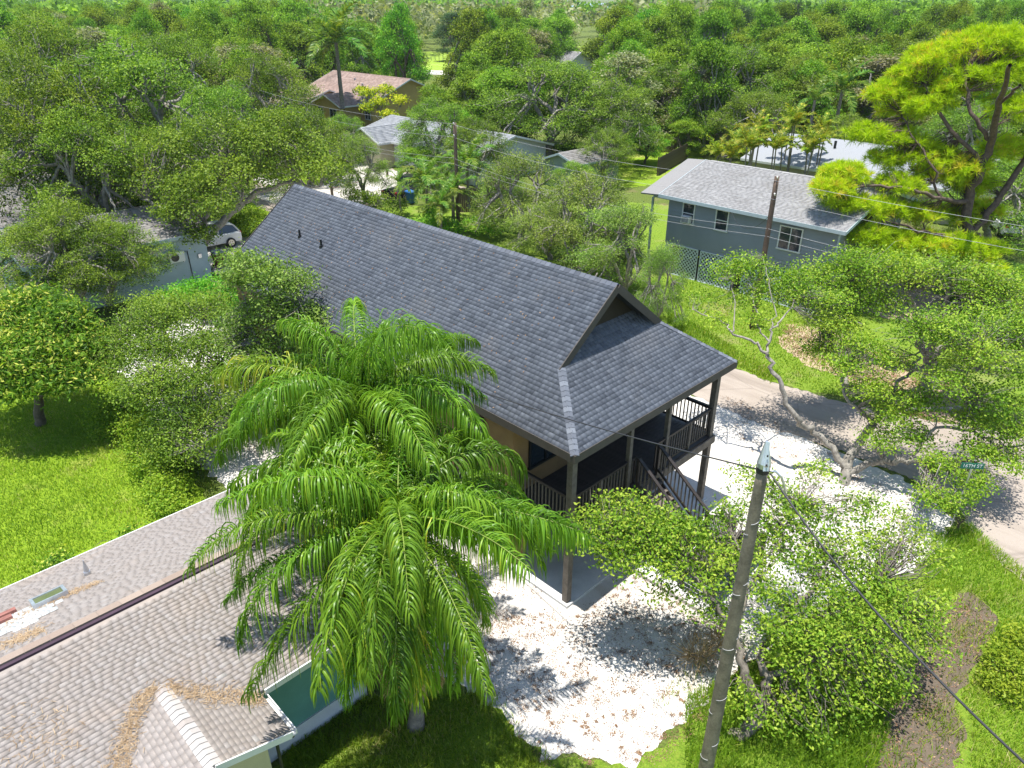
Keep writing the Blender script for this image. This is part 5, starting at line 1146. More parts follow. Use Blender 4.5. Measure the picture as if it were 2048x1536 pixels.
# ------------------------------------------------------------------ palms
def frond_arrays(r, length, el0, droop, nl, ll, lw, plum=.25, hang=.30, segs=5, s0=.10, roll=0.0, rrad=.022, fwd=.55, tipdroop=1.4, pj=.28, clump=0):
    """one pinnate frond growing along +x from the origin"""
    n = 26; s = np.linspace(0, 1, n); el = el0 - droop * s ** tipdroop; ds = length / (n - 1); yaw = np.cumsum(r.normal(size=n) * .018)
    d = np.stack([np.cos(el) * np.cos(yaw), np.cos(el) * np.sin(yaw), np.sin(el)], 1); P = np.concatenate([np.zeros((1, 3)), np.cumsum(d[:-1] * ds, 0)])
    rv, rf = tube_arrays(P, rrad * (1.15 - s) + .004, 5)
    q = np.linspace(s0, .995, nl)
    if clump: g = np.arange(nl) // clump; q = q + (np.array([q[g == k].mean() for k in g]) - q) * .62
    q = np.repeat(q, 2) + r.normal(size=2 * nl) * .003; q = np.clip(q, s0, 1); side = np.tile([1, -1], nl)
    pos = np.stack([np.interp(q, s, P[:, k]) for k in range(3)], 1); tan = norm(np.stack([np.interp(q, s, d[:, k]) for k in range(3)], 1))
    sx = norm(np.cross(tan, V(0, 0, 1) + 0 * tan)); nup = np.cross(sx, tan); m_ = len(q); ra = (roll * q)[:, None]; sx, nup = sx * np.cos(ra) + nup * np.sin(ra), nup * np.cos(ra) - sx * np.sin(ra)
    dr = norm(tan * (fwd + .3 * q[:, None]) + sx * side[:, None] * .9 + nup * (plum + r.normal(size=m_) * pj)[:, None] + r.normal(size=(m_, 3)) * .06)
    L_ = ll * np.clip(np.sin(math.pi * (.10 + .86 * (q - s0) / (1 - s0))), .2, 1) ** .55 * r.uniform(.7, 1.12, m_)
    w0 = norm(np.cross(dr, nup + r.normal(size=(m_, 3)) * .35)) ; prof = np.interp(np.linspace(0, 1, segs + 1), [0, .15, .5, .85, 1], [.55, 1, .95, .45, .06]); rows = []; cur = pos.copy(); dc = dr.copy()
    hg = (hang * r.uniform(.6, 1.4, m_))[:, None]
    for k in range(segs + 1):
        rows.append(cur - w0 * lw / 2 * prof[k]); rows.append(cur + w0 * lw / 2 * prof[k])
        cur = cur + dc * (L_ / segs)[:, None]; dc = norm(dc + V(0, 0, -1) * hg * (1 + .25 * k)); w0 = norm(w0 - dc * (w0 * dc).sum(1, keepdims=True))
    v = np.stack(rows, 1).reshape(-1, 3); base = (np.arange(m_) * 2 * (segs + 1))[:, None]
    f = np.concatenate([base + np.array([2 * k, 2 * k + 1, 2 * k + 3, 2 * k + 2]) for k in range(segs)])
    return rv, rf, v, f, m_
def rot_place(v, az, loc):
    c, s = math.cos(az), math.sin(az); return np.stack([v[:, 0] * c - v[:, 1] * s, v[:, 0] * s + v[:, 1] * c, v[:, 2]], 1) + loc
# two big queen palms in the foreground
def queen(label, PB, PH, NF, seed, Lb, yellow=-1, ndead=5, low=1.0):
    qp = thing('queen_palm', label, 'palm', PB)
    r = np.random.default_rng(seed)
    tp = [(.06 * math.sin(k), .04 * math.cos(k * 1.3), z) for k, z in enumerate(np.linspace(-.1, PH - .4, 12))]
    tv, tf = tube_arrays(smooth_path(tp, 40), np.interp(np.linspace(0, 1, 40), [0, .1, .9, 1], [.24, .17, .15, .2]) * (1 + .05 * (np.arange(40) % 2)), 12)
    link('trunk', mesh_from('trunk', tv, [tf], M['palm_trunk'], smooth=True), qp)
    sv, sf_ = tube_arrays(np.array([[0, 0, z] for z in np.linspace(PH - .6, PH + .35, 8)]), [.2, .24, .25, .23, .2, .16, .11, .05], 10)
    link('crownshaft', mesh_from('crownshaft', sv, [sf_], M['deadfrond'], np.full(len(sf_), .5), smooth=True), qp)
    for i in range(NF):
        age = i / (NF - 1)                                # 0 young and upright .. 1 old and hanging
        az = i * 2.39996 + r.normal() * .2
        el0 = 1.42 - (1.0 + 1.0 * low) * age ** 1.05 + r.normal() * .16; dro = 2.2 - 1.25 * age + r.normal() * .35
        Lf = (Lb + .7 * math.sin(math.pi * min(1, age * 1.1 + .15))) * r.uniform(.85, 1.08)
        rv, rf_, v, f, m_ = frond_arrays(r, Lf, el0, dro, 165, r.uniform(.85, 1.15), .026, plum=.75, hang=.55 + .7 * r.random(), segs=6, pj=.8, tipdroop=r.uniform(.8, 1.5), clump=int(r.integers(3, 6)), fwd=.35, roll=r.normal() * .9, rrad=.017)
        b = V(0, 0, PH - .1 - .45 * age)
        old = .10 + .24 * age; tone = np.clip(.44 + r.normal() * .10 + r.normal(size=m_) * .14 + old * .35, 0, .92)
        if i == yellow: tone = np.clip(tone + .35, 0, 1)
        tt = np.tile(tone, 6) + np.repeat(np.linspace(-.06, .13, 6), m_)
        fo = link('frond', mesh_from('frond', rot_place(v, az, b), [f], M['palm'], np.clip(tt, 0, 1)), qp)
        link('rachis', mesh_from('rachis', rot_place(rv, az, b), [rf_], M['rachis'], smooth=True), fo)
    for i in range(ndead):
        az = (2.9, 3.6, 4.3, 5.2, .7, 4.0, 4.7, 3.2, 5.6)[i % 9]
        rv, rf_, v, f, m_ = frond_arrays(r, 3.6, -1.0, .6, 80, .6, .026, plum=.0, hang=.6)
        b = V(0, 0, PH - .65); fo = link('dead_frond', mesh_from('dead_frond', rot_place(v, az, b), [f], M['deadfrond'], np.clip(np.tile(.5 + r.normal(size=m_) * .2, 5), 0, 1)), qp)
        link('rachis', mesh_from('rachis', rot_place(rv, az, b), [rf_], M['deadfrond'], np.full(len(rf_), .5), smooth=True), fo)
queen('large drooping queen palm standing beside the pale roofed house', at(795, 1035, 6.5) * V(1, 1, 0), 6.5, 50, 55, 3.75, 33, 9, 1.3)
queen('taller queen palm close to the brown side wall of the dark roof', at(722, 800, 7.4) * V(1, 1, 0), 7.4, 42, 56, 3.4, -1, 3, 1.0)
# smaller palms share frond meshes
def frond_set(seed, mat, length, nl, ll, lw, specs, **kw):
    r_ = np.random.default_rng(seed); out = []
    for el0, dro in specs:
        rv, rf_, v, f, m_ = frond_arrays(r_, length, el0, dro, nl, ll, lw, segs=4, **kw); vv, ff = join([(v, f), (rv, rf_)])
        t = np.r_[np.clip(np.tile(.5 + r_.normal(size=m_) * .2, 4), 0, 1), np.full(len(rf_), .8)]
        out.append(mesh_from('frond', vv, [ff], mat, t))
    return out
SP = [(1.3, 1.0), (1.0, 1.3), (.7, 1.5), (.35, 1.5), (-.05, 1.2)]
FS = {'queen': frond_set(1, M['palm_far'], 2.4, 44, .5, .06, SP, plum=.2, hang=.2), 'royal': frond_set(2, M['palm_far'], 3.6, 60, .7, .09, SP, plum=.3, hang=.12), 'areca': frond_set(3, M['areca'], 1.9, 30, .42, .07, [(1.35, .9), (1.15, 1.4), (.95, 1.7), (.75, 1.8), (1.25, 1.6)], plum=.15, hang=.06),
      'banana': None, 'dead': frond_set(4, M['deadfrond'], 2.2, 40, .5, .06, [(-.3, 1.0), (-.7, .8), (.3, 1.6)], plum=0, hang=.4)}
def palm(name, label, loc, H, tr, fset, nf, scale=1.0, group=None, lean=(0, 0), extra=None, seed=1):
    t = thing(name, label, 'palm', loc, group); r_ = np.random.default_rng(seed)
    P_ = np.array([(lean[0] * (z / H) ** 1.5, lean[1] * (z / H) ** 1.5, z) for z in np.linspace(-.1, H, 9)])
    v, f = tube_arrays(P_, np.linspace(tr * 1.25, tr * .85, 9), 8); link('trunk', mesh_from('trunk', v, [f], M['palm_trunk'], smooth=True), t)
    for i in range(nf):
        me = FS[fset][min(len(FS[fset]) - 1, int(i / nf * len(FS[fset])))]
        o = link('frond', me, t); o.location = (lean[0], lean[1], H); o.rotation_euler = (0, 0, i * 2.4 + r_.normal() * .15); s = scale * r_.uniform(.85, 1.1); o.scale = (s, s, s)
    for i in range(extra or 0):
        o = link('dead_frond', FS['dead'][i % 3], t); o.location = (lean[0], lean[1], H - .2); o.rotation_euler = (0, 0, i * 1.7); o.scale = (scale,) * 3
    return t
def pd(u, v, D): p = at_dist(u, v, D); return (p[0], p[1], 0), p[2]
L_, h_ = pd(672, 85, 106); palm('royal_palm', 'tall royal palm with pale trunk in front of the yellow house', L_, h_, .26, 'royal', 20, 1.7, seed=2)
L_, h_ = pd(582, 150, 100); palm('shaggy_palm', 'palm with shaggy dead frond skirt left of the yellow house', L_, h_, .3, 'queen', 9, 1.1, extra=12, seed=3)
L_, h_ = pd(468, 130, 104); palm('pale_palm', 'half bare palm with drooping pale fronds before the far wood', L_, h_, .2, 'queen', 12, 1.3, extra=5, seed=4)
for k, (u, v, D, s) in enumerate(((852, 362, 57, 1.15), (935, 330, 59, 1.25), (905, 385, 55, 1.0), (880, 410, 53, .8))):
    L_, h_ = pd(u, v, D); palm('queen_palm', ['bushy queen palm behind the dark ridge right of the black pickup', 'taller queen palm beside the wooden utility pole', 'short queen palm touching the utility pole', 'small yellowing palm behind the dark ridge'][k], L_, max(1.2, h_), .13, 'queen', 15, s, seed=10 + k)
L_, h_ = pd(797, 365, 60); palm('young_palm', 'young palm with thin grey trunk in front of the black pickup', L_, max(2.2, h_), .07, 'queen', 11, .62, seed=20)
k = 0
for u0, v0, D0 in ((1520, 262, 66), (1585, 250, 67), (1640, 268, 66), (1560, 285, 64), (1500, 300, 63), (1615, 295, 64), (1450, 300, 66)):
    for j in range(3):
        L_, h_ = pd(u0 + rngT.uniform(-14, 14), v0 + rngT.uniform(-8, 16), D0 + rngT.uniform(-1.5, 1.5)); k += 1
        palm('areca_palm', 'golden green areca palm stem in the clump behind the grey roof', L_, max(1.4, h_), .06, 'areca', 8, 1.05, group='areca palms of the golden clump', lean=(rngT.uniform(-.4, .4), rngT.uniform(-.4, .4)), seed=30 + k)
L_, h_ = pd(1685, 180, 80); palm('tall_palm', 'tall palm rising among oaks behind the pale metal roof', L_, h_, .18, 'royal', 14, 1.1, seed=70)
L_, h_ = pd(1630, 200, 78); palm('fan_palm', 'leaning palm beside the tall palm among the oaks', L_, h_, .15, 'queen', 12, 1.2, seed=71)
# ------------------------------------------------------------------ ornamental and edge planting
custom('yellow_tree', 'slender tree with yellow leaf rosettes before the yellow house', (775, 290), 331,
       [[(775, 290, 0, .1), (770, 250, 2.0, .08), (755, 220, 3.4, .05)], [(770, 250, 2.0, .06), (800, 215, 3.8, .04)], [(770, 250, 2, .05), (735, 215, 3.6, .03)]],
       [(740, 185, 5.4, 1.0, 30), (770, 180, 5.6, .9, 30), (755, 205, 4.4, .9, 28), (735, 215, 3.8, .8, 22), (800, 200, 4.6, .9, 24), (775, 230, 3.2, .8, 20), (720, 180, 5.4, .7, 16), (790, 240, 2.6, .8, 18)], M['yellow_leaf'], M['bark'], L=.32, W=.16, per=16, crad=.34)
def bush(label, base, lobes, seed, leafm, cat='shrub', L=.12, W=.07, name='shrub', **kw):
    return custom(name, label, base, seed, [[(base[0], base[1], 0, .05), (base[0] + 3, base[1] - 12, .4, .03)]], lobes, leafm, M['bark_dark'], cat=cat, L=L, W=W, **{'twig_frac': .15, **kw})
bush('yellow variegated shrub beside the concrete drive', (510, 320), [(505, 300, 1.4, 1.4, 60), (540, 305, 1.2, 1.3, 60), (470, 315, 1.0, 1.1, 40)], 341, M['yellow_leaf'], L=.22, W=.1, per=16, crad=.35)
bush('round green hedge bush between white car and concrete street', (490, 462), [(480, 440, 1.1, 1.0, 70), (505, 430, 1.2, 1.0, 70), (500, 455, .8, 1.0, 70), (470, 455, .7, .7, 40)], 342, M['bright'], L=.16, W=.09, per=22, crad=.3)
bush('low clipped shrubs at the foot of the utility pole behind the ridge', (900, 465), [(830, 455, .9, .9, 50), (870, 450, 1.0, 1.0, 60), (900, 458, .9, .9, 50), (950, 450, 1.0, .9, 60), (985, 455, .9, .9, 50), (860, 430, 1.2, .8, 40)], 343, M['bright'], L=.16, W=.09, per=20, crad=.3)
bush('low dark shrub overhanging the far end of the dark ridge', (745, 400), [(720, 395, 1.0, .9, 50), (755, 400, .9, 1.0, 50), (790, 412, .8, .9, 40), (700, 385, 1.1, .7, 30)], 344, M['oak'], L=.16, W=.09, per=20, crad=.3)
bush('leafy weed clump beside the dirt swale', (2010, 1330), [(2000, 1310, .5, .35, 26), (2030, 1330, .5, .4, 30), (1990, 1350, .3, .35, 24), (2040, 1270, .5, .35, 26), (2020, 1380, .3, .35, 24)], 345, M['bright'], L=.11, W=.05, per=22, crad=.16, toneb=.7)
bush('small sapling growing out of the front verge', (1915, 1060), [(1925, 1000, 1.4, .35, 16), (1910, 1020, 1.1, .3, 14), (1945, 985, 1.6, .35, 14)], 346, M['oak_near'], L=.09, W=.05, per=20, crad=.14, name='sapling')
bush('dark shrub against the eave of the pale roof beside the lawn', (110, 1165), [(105, 1140, .7, .35, 26), (115, 1120, 1.1, .3, 20), (250, 1085, .6, .3, 12), (255, 1060, 1.0, .22, 8)], 347, M['mango'], L=.12, W=.06, per=20, crad=.14)
custom('ornamental_grass', 'arching dry ornamental grass clump below the near oak', (1400, 1330), 351, [[(1400, 1330, 0, .03), (1400, 1322, .1, .02)]], [(1400, 1310, .3, .35, 12), (1440, 1280, .35, .35, 9)], M['deadfrond'], M['bark'], cat='grass', kind='needle', per=16, L=.75, W=.012)
custom('broadleaf_shrub', 'banana like shrub with broad leaves behind the grey roof ridge', (1440, 330), 352, [[(1440, 330, 0, .08), (1440, 310, 1.2, .05)]], [(1430, 300, 2.2, .7, 8), (1460, 302, 2.1, .7, 8), (1480, 305, 2.0, .6, 7)], M['areca'], M['bark'], cat='shrub', L=1.3, W=.4, per=3, crad=.3)
custom('dry_bush', 'brown dried palm fronds heaped at the corner of the grey sided house', (1640, 560), 353, [[(1640, 560, 0, .05), (1640, 545, .5, .03)]], [(1630, 505, 2.0, .9, 36), (1650, 520, 1.6, .8, 30), (1615, 515, 1.7, .6, 20)], M['deadfrond'], M['bark'], cat='bush', kind='needle', per=14, L=.8, W=.02)

# ------------------------------------------------------------------ utility poles and wires
M['pole'] = plain('weathered_pole', (.17, .145, .105), .9, .35, 3, bmp=.5, fine=25)
M['pole_brown'] = plain('brown_pole', (.115, .08, .058), .9, .3, 4, bmp=.4)
M['wire'] = plain('black_cable', (.03, .03, .032), .5)
M['wire_l'] = plain('grey_cable', (.34, .34, .34), .5)
FPZ = 8.85; fp = at(1527, 932, FPZ) * V(1, 1, 0)
up_ = thing('utility_pole', 'weathered grey wooden utility pole with metal cap beside near oak', 'utility pole', fp)
mb = MB(); mb.tube([fp + V(0, 0, z) for z in np.linspace(-.2, FPZ, 24)], list(np.linspace(.168, .098, 24)), 18); mb.build('pole', M['pole'], up_, smooth=True)
for i in range(17):
    z = .6 + i * .47 + (i % 3) * .07; rr = np.interp(z, [0, FPZ], [.169, .099]) + .003; a0 = i * 1.9
    mb = MB()
    pts = [fp + V(math.cos(a0 + t) * rr, math.sin(a0 + t) * rr, z + .05 * t) for t in np.linspace(0, 1.7, 8)]; mb.tube(pts, .006, 4); mb.build('climbing_scar', M['wire_l'], up_)
mb = MB(); mb.tube([fp + V(0, 0, FPZ - .12), fp + V(0, 0, FPZ + .01)], .113, 18); mb.build('band', M['metal_black'], up_)
mb = MB(); n_ = 14; base = [fp + V(math.cos(t) * .12, math.sin(t) * .12, FPZ - .01) for t in np.linspace(0, 2 * math.pi, n_, endpoint=False)]; b2 = [p + V(0, 0, .09) for p in base]
ax = norm(V(-FW[0], -FW[1], 0)); sd = V(RT[0], RT[1], 0); tp_ = [fp + sd * s * .035 - ax * .06 + ax * .03 * k + V(0, 0, FPZ + .47) for s, k in ((-1, -1), (1, -1), (1, 1), (-1, 1))]
mb.add(base + b2, [(i, (i + 1) % n_, n_ + (i + 1) % n_, n_ + i) for i in range(n_)])
ctr = fp + V(0, 0, FPZ + .47) - ax * .05; top = [ctr + (p - fp - V(0, 0, FPZ + .08)) * .22 for p in b2]
mb.add(b2 + top, [(i, (i + 1) % n_, n_ + (i + 1) % n_, n_ + i) for i in range(n_)] + [tuple(range(n_, 2 * n_))])
cap_ = mb.build('cap', M['steel'], up_)
mb = MB()
for s in (-1, 1): mb.beam(fp + ax * .128 + sd * s * .04 + V(0, 0, FPZ - .02), ctr + ax * .045 + sd * s * .022 + V(0, 0, .01), .012, .03)
mb.beam(fp + ax * .13 + V(0, 0, FPZ - .02), ctr + ax * .048 + V(0, 0, .02), .07, .006); mb.build('strap', M['trim'], cap_)
for z in (.1, .27): MB().cyl(fp + ax * (.143 - z * .18) + V(0, 0, FPZ + z - .02), .014, 0, .03, 8).build('bolt', M['metal_black'], cap_)
def pole(name, label, base, h, r0, r1, mat):
    t = thing(name, label, 'utility pole', base); base = np.array(base, float)
    MB().tube([base + V(0, 0, z) for z in np.linspace(-.2, h, 10)], list(np.linspace(r0, r1, 10)), 12).build('pole', mat, t, smooth=True)
    for z in (h - .08, h - .9): 
        b = MB(); b.tube([base + V(-.12, -.1, z), base + V(-.25, -.14, z + .12)], .035, 8); b.build('insulator', M['trim_white'], t)
    return t
gp = np.array([22.62, 6.58, 0.]); mp = np.array([23.46, 31.97, 0.])
pole('utility_pole', 'dark brown utility pole in front of the grey sided house', gp, 8.2, .16, .12, M['pole_brown'])
pole('utility_pole', 'brown utility pole among queen palms behind the dark ridge', mp, 8.05, .16, .12, M['pole_brown'])
def wire(label, a, b, sag, rad, mat, name='wire', group=None):
    a = np.array(a, float); b = np.array(b, float); n = 36; t = np.linspace(0, 1, n)
    P_ = a + (b - a) * t[:, None]; P_[:, 2] -= sag * 4 * t * (1 - t); v, f = tube_arrays(P_, np.full(n, rad), 5)
    o = link(name, mesh_from(name, v, [f], mat, smooth=True)); tag(o, label, 'wire', group); return o
wire('service cable from capped pole across the dark roof', fp + V(0, .13, FPZ - .12), (4.5, 35.2, 3.7), 1.9, .014, M['wire'])
wire('thick black cable from capped pole down past the swale', fp + V(.1, -.1, FPZ - .15), np.array(at_dist(2120, 1590, 5.0)), .3, .018, M['wire'])
mb = MB(); c0 = fp + V(.1, -.05, FPZ - .12)
mb.tube([c0 + sd * a + V(0, 0, b) for a, b in ((.0, 0), (.14, -.02), (.26, -.14), (.34, -.32), (.40, -.55))], .022, 8); o = mb.build('cable_loop', M['steel'], up_, smooth=True)
for z, s in ((8.0, .5), (7.1, .6), (5.6, .7), (5.2, .6)):
    wire('overhead line strung between the two brown utility poles', gp + V(-.12, 0, z), mp + V(-.12, 0, z - .05), s, .008, M['wire_l'], group='lines between the brown poles')
    wire('overhead line running on past the gnarled oak from the brown pole', gp + V(-.12, 0, z), (25.5, -22, z + .2), s, .008, M['wire_l'], group='lines past the gnarled oak')
    wire('overhead line running on towards the far street', mp + V(-.12, 0, z), (24.0, 62, z), s, .008, M['wire_l'], group='lines towards the far street')
wire('drooping service wire from brown pole to grey house eave', gp + V(0, .1, 6.2), (26.8, 11.2, 5.0), .9, .012, M['wire'])
wire('service wire to the white house', mp + V(0, 0, 7.0), (35, 50, 3.2), .7, .010, M['wire_l'])

# ------------------------------------------------------------------ vehicles
M['car_white'] = plain('white_car_paint', (.62, .63, .64), .25, .02, 1, spec=.6)
M['car_black'] = plain('black_car_paint', (.02, .021, .024), .2, .05, 1, spec=.6)
M['tyre'] = plain('tyre_rubber', (.025, .025, .026), .9)
M['rim'] = plain('alloy_rim', (.55, .53, .48), .3, .05, 5, metal=.7)
M['tail'] = plain('red_lens', (.35, .02, .02), .25)
M['lamp'] = plain('clear_lens', (.7, .72, .75), .1)
def car(name, label, loc, rz, paint, L=4.4, Wd=1.8, H=1.62, pickup=False):
    """hatchback or pickup; front towards +x before rotation"""
    t = thing(name, label, 'car' if not pickup else 'truck', (0, 0, 0)); hl = L / 2; w = Wd / 2
    prof = [(-hl + .05, .32), (-hl, .55), (-hl + .02, .95), (-hl * .86, 1.02), (hl * .42, .98), (hl * .9, .84), (hl, .62), (hl - .04, .34)]
    secs = [(-w, .90, -.05), (-w * .94, 1.0, 0), (w * .94, 1.0, 0), (w, .90, -.05)]; vs = []; n = len(prof)
    for y, k, dz in secs:
        for (x, z) in prof: vs.append((x * (.985 if abs(y) > w * .95 else 1), y, .62 + (z - .62) * (k if abs(y) > w * .95 else 1)))
    fs = [(s * n + i, s * n + (i + 1) % n, (s + 1) * n + (i + 1) % n, (s + 1) * n + i) for s in range(3) for i in range(n)] + [tuple(range(n - 1, -1, -1)), tuple(range(3 * n, 4 * n))]
    body = MB().add(vs, fs).build('body', paint, t, smooth=False, bevel=.05)
    if pickup: cab = [(-.25, 1.0), (-.12, H), (.75, H + .02), (1.25, 1.0)]
    else: cab = [(-hl * .95, 1.0), (-hl * .80, H * .93), (-hl * .5, H), (hl * .12, H), (hl * .52, 1.0)]
    n = len(cab); vs = [(x, y * (1 if z < 1.1 else .80), z) for y in (-w * .93, w * .93) for x, z in cab]
    gl = MB().add(vs, [(i, (i + 1) % n, n + (i + 1) % n, n + i) for i in range(n)] + [tuple(range(n - 1, -1, -1)), tuple(range(n, 2 * n))]).build('windows', M['glass'], t, bevel=.02)
    top = [p for p in cab if p[1] > 1.1]; k = len(top); rf_ = MB()
    vs = [(x, y * .81, z + dz) for dz in (-.03, .03) for y in (-w * .93, w * .93) for x, z in top]
    fs = []
    for q in range(k - 1): fs += [(q, q + 1, k + q + 1, k + q), (2 * k + q, 3 * k + q, 3 * k + q + 1, 2 * k + q + 1), (q, 2 * k + q, 2 * k + q + 1, q + 1), (k + q, k + q + 1, 3 * k + q + 1, 3 * k + q)]
    fs += [(0, k, 3 * k, 2 * k), (k - 1, 3 * k - 1, 4 * k - 1, 2 * k - 1)]; rf_.add(vs, fs)
    for y in (-1, 1):
        for (x0, z0), (x1, z1) in ((cab[0], cab[1]), (cab[-1], cab[-2]), (((cab[0][0] + cab[-1][0]) / 2, 1.0), ((cab[1][0] + cab[-2][0]) / 2, H))):
            rf_.beam((x0, y * w * .935, z0), (x1, y * w * .752, z1), .05, .09)
    rf_.build('cabin_frame', paint, t)
    if pickup:
        b_ = MB(); b_.box(-hl + .12, -.4, -w * .8, w * .8, 1.0, 1.03); b_.build('bed_liner', M['tyre'], t)
    for x in (-hl * .60, hl * .62):
        for y in (-w + .02, w - .02):
            wv = MB().cyl((x, y, .34), .34, -.12, .12, 22, 'y').build('wheel', M['tyre'], t); sgn = 1 if y > 0 else -1
            MB().cyl((x, y + sgn * .121, .34), .22, -.01, .012, 18, 'y').build('rim', M['rim'], wv)
            hub = MB()
            for a in range(5): hub.cyl((x + .12 * math.cos(a * 1.257), y + sgn * .134, .34 + .12 * math.sin(a * 1.257)), .038, -.002, .002, 8, 'y')
            hub.build('rim_gap', M['tyre'], wv)
    for y in (-w * .78, w * .78):
        MB().box(-hl - .005, -hl + .12, y - .14, y + .14, .86, 1.0).build('tail_light', M['tail'], t); MB().box(hl - .12, hl + .005, y - .16, y + .16, .66, .78).build('headlight', M['lamp'], t)
        MB().box(-.15, .02, y * 1.16 - .02, y * 1.16 + .02, .84, .88).build('door_handle', M['steel'], t)
    MB().box(-hl - .02, -hl + .1, -.9 * w, .9 * w, .36, .52).build('bumper', M['tyre'], t)
    t.location = Vector(loc); t.rotation_euler = (0, 0, rz); return t
car('parked_car', 'white hatchback parked beside the white brick house', (8.0, 41.6, .04), math.radians(176), M['car_white'])
car('pickup_truck', 'black pickup truck parked behind young palm by the drive', (27.6, 43.6, .05), math.radians(12), M['car_black'], L=5.2, Wd=1.95, H=1.85, pickup=True)
p = at(655, 312); car('parked_car', 'pale car half hidden by the dark green oak on the drive', (p[0] + 1, p[1] + 1, .05), math.radians(100), M['car_white'], H=1.6)
p = at(2010, 465); car('parked_car', 'white car glimpsed behind the pine trunk', (p[0], p[1], .02), math.radians(30), M['car_white'])
# ------------------------------------------------------------------ street furniture and yard things
M['bin_red'] = plain('dark_red_plastic', (.16, .035, .03), .5); M['bin_grey'] = plain('grey_lid', (.22, .25, .30), .4); M['bin_blue'] = plain('blue_plastic', (.03, .12, .34), .4)
def bin_(label, loc, body, lid):
    t = thing('wheeled_bin', label, 'bin', loc); x, y, _ = loc
    b = MB(); b.add([(x - .24, y - .26, .1), (x + .24, y - .26, .1), (x + .24, y + .26, .1), (x - .24, y + .26, .1), (x - .32, y - .36, 1.05), (x + .32, y - .36, 1.05), (x + .32, y + .36, 1.05), (x - .32, y + .36, 1.05)],
                    [(3, 2, 1, 0), (4, 5, 6, 7), (0, 1, 5, 4), (1, 2, 6, 5), (2, 3, 7, 6), (3, 0, 4, 7)]); b.build('body', body, t, bevel=.03)
    l = MB(); l.add([(x - .35, y - .4, 1.055), (x + .35, y - .4, 1.055), (x + .35, y + .4, 1.055), (x - .35, y + .4, 1.055), (x - .3, y - .34, 1.14), (x + .3, y - .34, 1.14), (x + .3, y + .36, 1.17), (x - .3, y + .36, 1.17)], [(3, 2, 1, 0), (4, 5, 6, 7), (0, 1, 5, 4), (1, 2, 6, 5), (2, 3, 7, 6), (3, 0, 4, 7)]); l.build('lid', lid, t, bevel=.02)
    for s in (-1, 1): MB().cyl((x + s * .3, y + .3, .12), .12, -.03, .03, 12, 'x').build('wheel', M['tyre'], t)
bin_('dark red wheeled bin with grey lid by the white brick house', (6.6, 36.9, .02), M['bin_red'], M['bin_grey'])
p = at(822, 408); bin_('blue wheeled bin beside the black pickup truck', (p[0], p[1], 0), M['bin_blue'], M['bin_blue'])
# chain posts by the drive
cps = [at(u, v) for u, v in ((665, 395), (775, 352), (804, 355))]
for i, p in enumerate(cps):
    b = MB(); b.tube([(p[0], p[1], -.05), (p[0], p[1], 1.0), (p[0], p[1], 1.06)], [.13, .12, .06], 12); o = b.build('bollard', M['bark_dark'], None)
    tag(o, 'short dark wooden post holding a chain beside the drive', 'bollard', 'wooden chain posts by the drive')
wire('dark chain hung between wooden posts by the drive', cps[0] + V(0, 0, .85), cps[1] + V(0, 0, .85), .35, .02, M['rust'], 'chain'); COL.objects['chain']['category'] = 'chain'
# wooden fences, board by board
M['fence'] = plain('dark_fence_wood', (.085, .06, .045), .85, .3, 3)
def fence(label, a, b, h=1.8):
    a = np.array([a[0], a[1], 0.]); b = np.array([b[0], b[1], 0.]); t = thing('wooden_fence', label, 'fence', a); L = np.linalg.norm(b - a); n = int(L / .155); rot = math.atan2(b[1] - a[1], b[0] - a[0])
    for i in range(n):
        c = a + (b - a) * (i + .5) / n; o = piece('board', (.148, .02, h + .02 * math.sin(i * 7.3)), (c[0], c[1], h / 2 + .02), M['fence'], t, (0, 0, rot))
    r_ = MB(); nv = V(-math.sin(rot), math.cos(rot), 0) * .035
    for z in (.4, h - .35): r_.beam(a + nv + V(0, 0, z), b + nv + V(0, 0, z), .04, .09)
    r_.build('rail', M['fence'], t)
    for i in range(int(L / 2.4) + 1): 
        c = a + (b - a) * min(1, i * 2.4 / L) + nv * 2.6; MB().box(c[0] - .05, c[0] + .05, c[1] - .05, c[1] + .05, -.05, h + .06).build('post', M['fence'], t)
fence('dark brown board fence across the back yard of the massive oak', at(1275, 303), at(1352, 306)); fence('dark brown board fence running up to the grey sided house', at(1316, 352), at(1372, 320))
p = at(960, 425); fence('short dark screen fence behind the utility pole', (p[0] - 1.2, p[1] + 1.2), (p[0] + 1.4, p[1] - 1.4), 2.0)
# far field fence of posts and rails
fa_, fb_ = at(790, 124), at(925, 120); t = thing('field_fence', 'thin wire fence with posts along the far sports field', 'fence', fa_)
for i in range(18):
    c = fa_ + (fb_ - fa_) * i / 17; piece('post', (.12, .12, 1.6), (c[0], c[1], .8), M['steel'], t)
for z in (.5, 1.0, 1.5): MB().beam(fa_ + V(0, 0, z), fb_ + V(0, 0, z), .03, .04).build('rail', M['steel'], t)
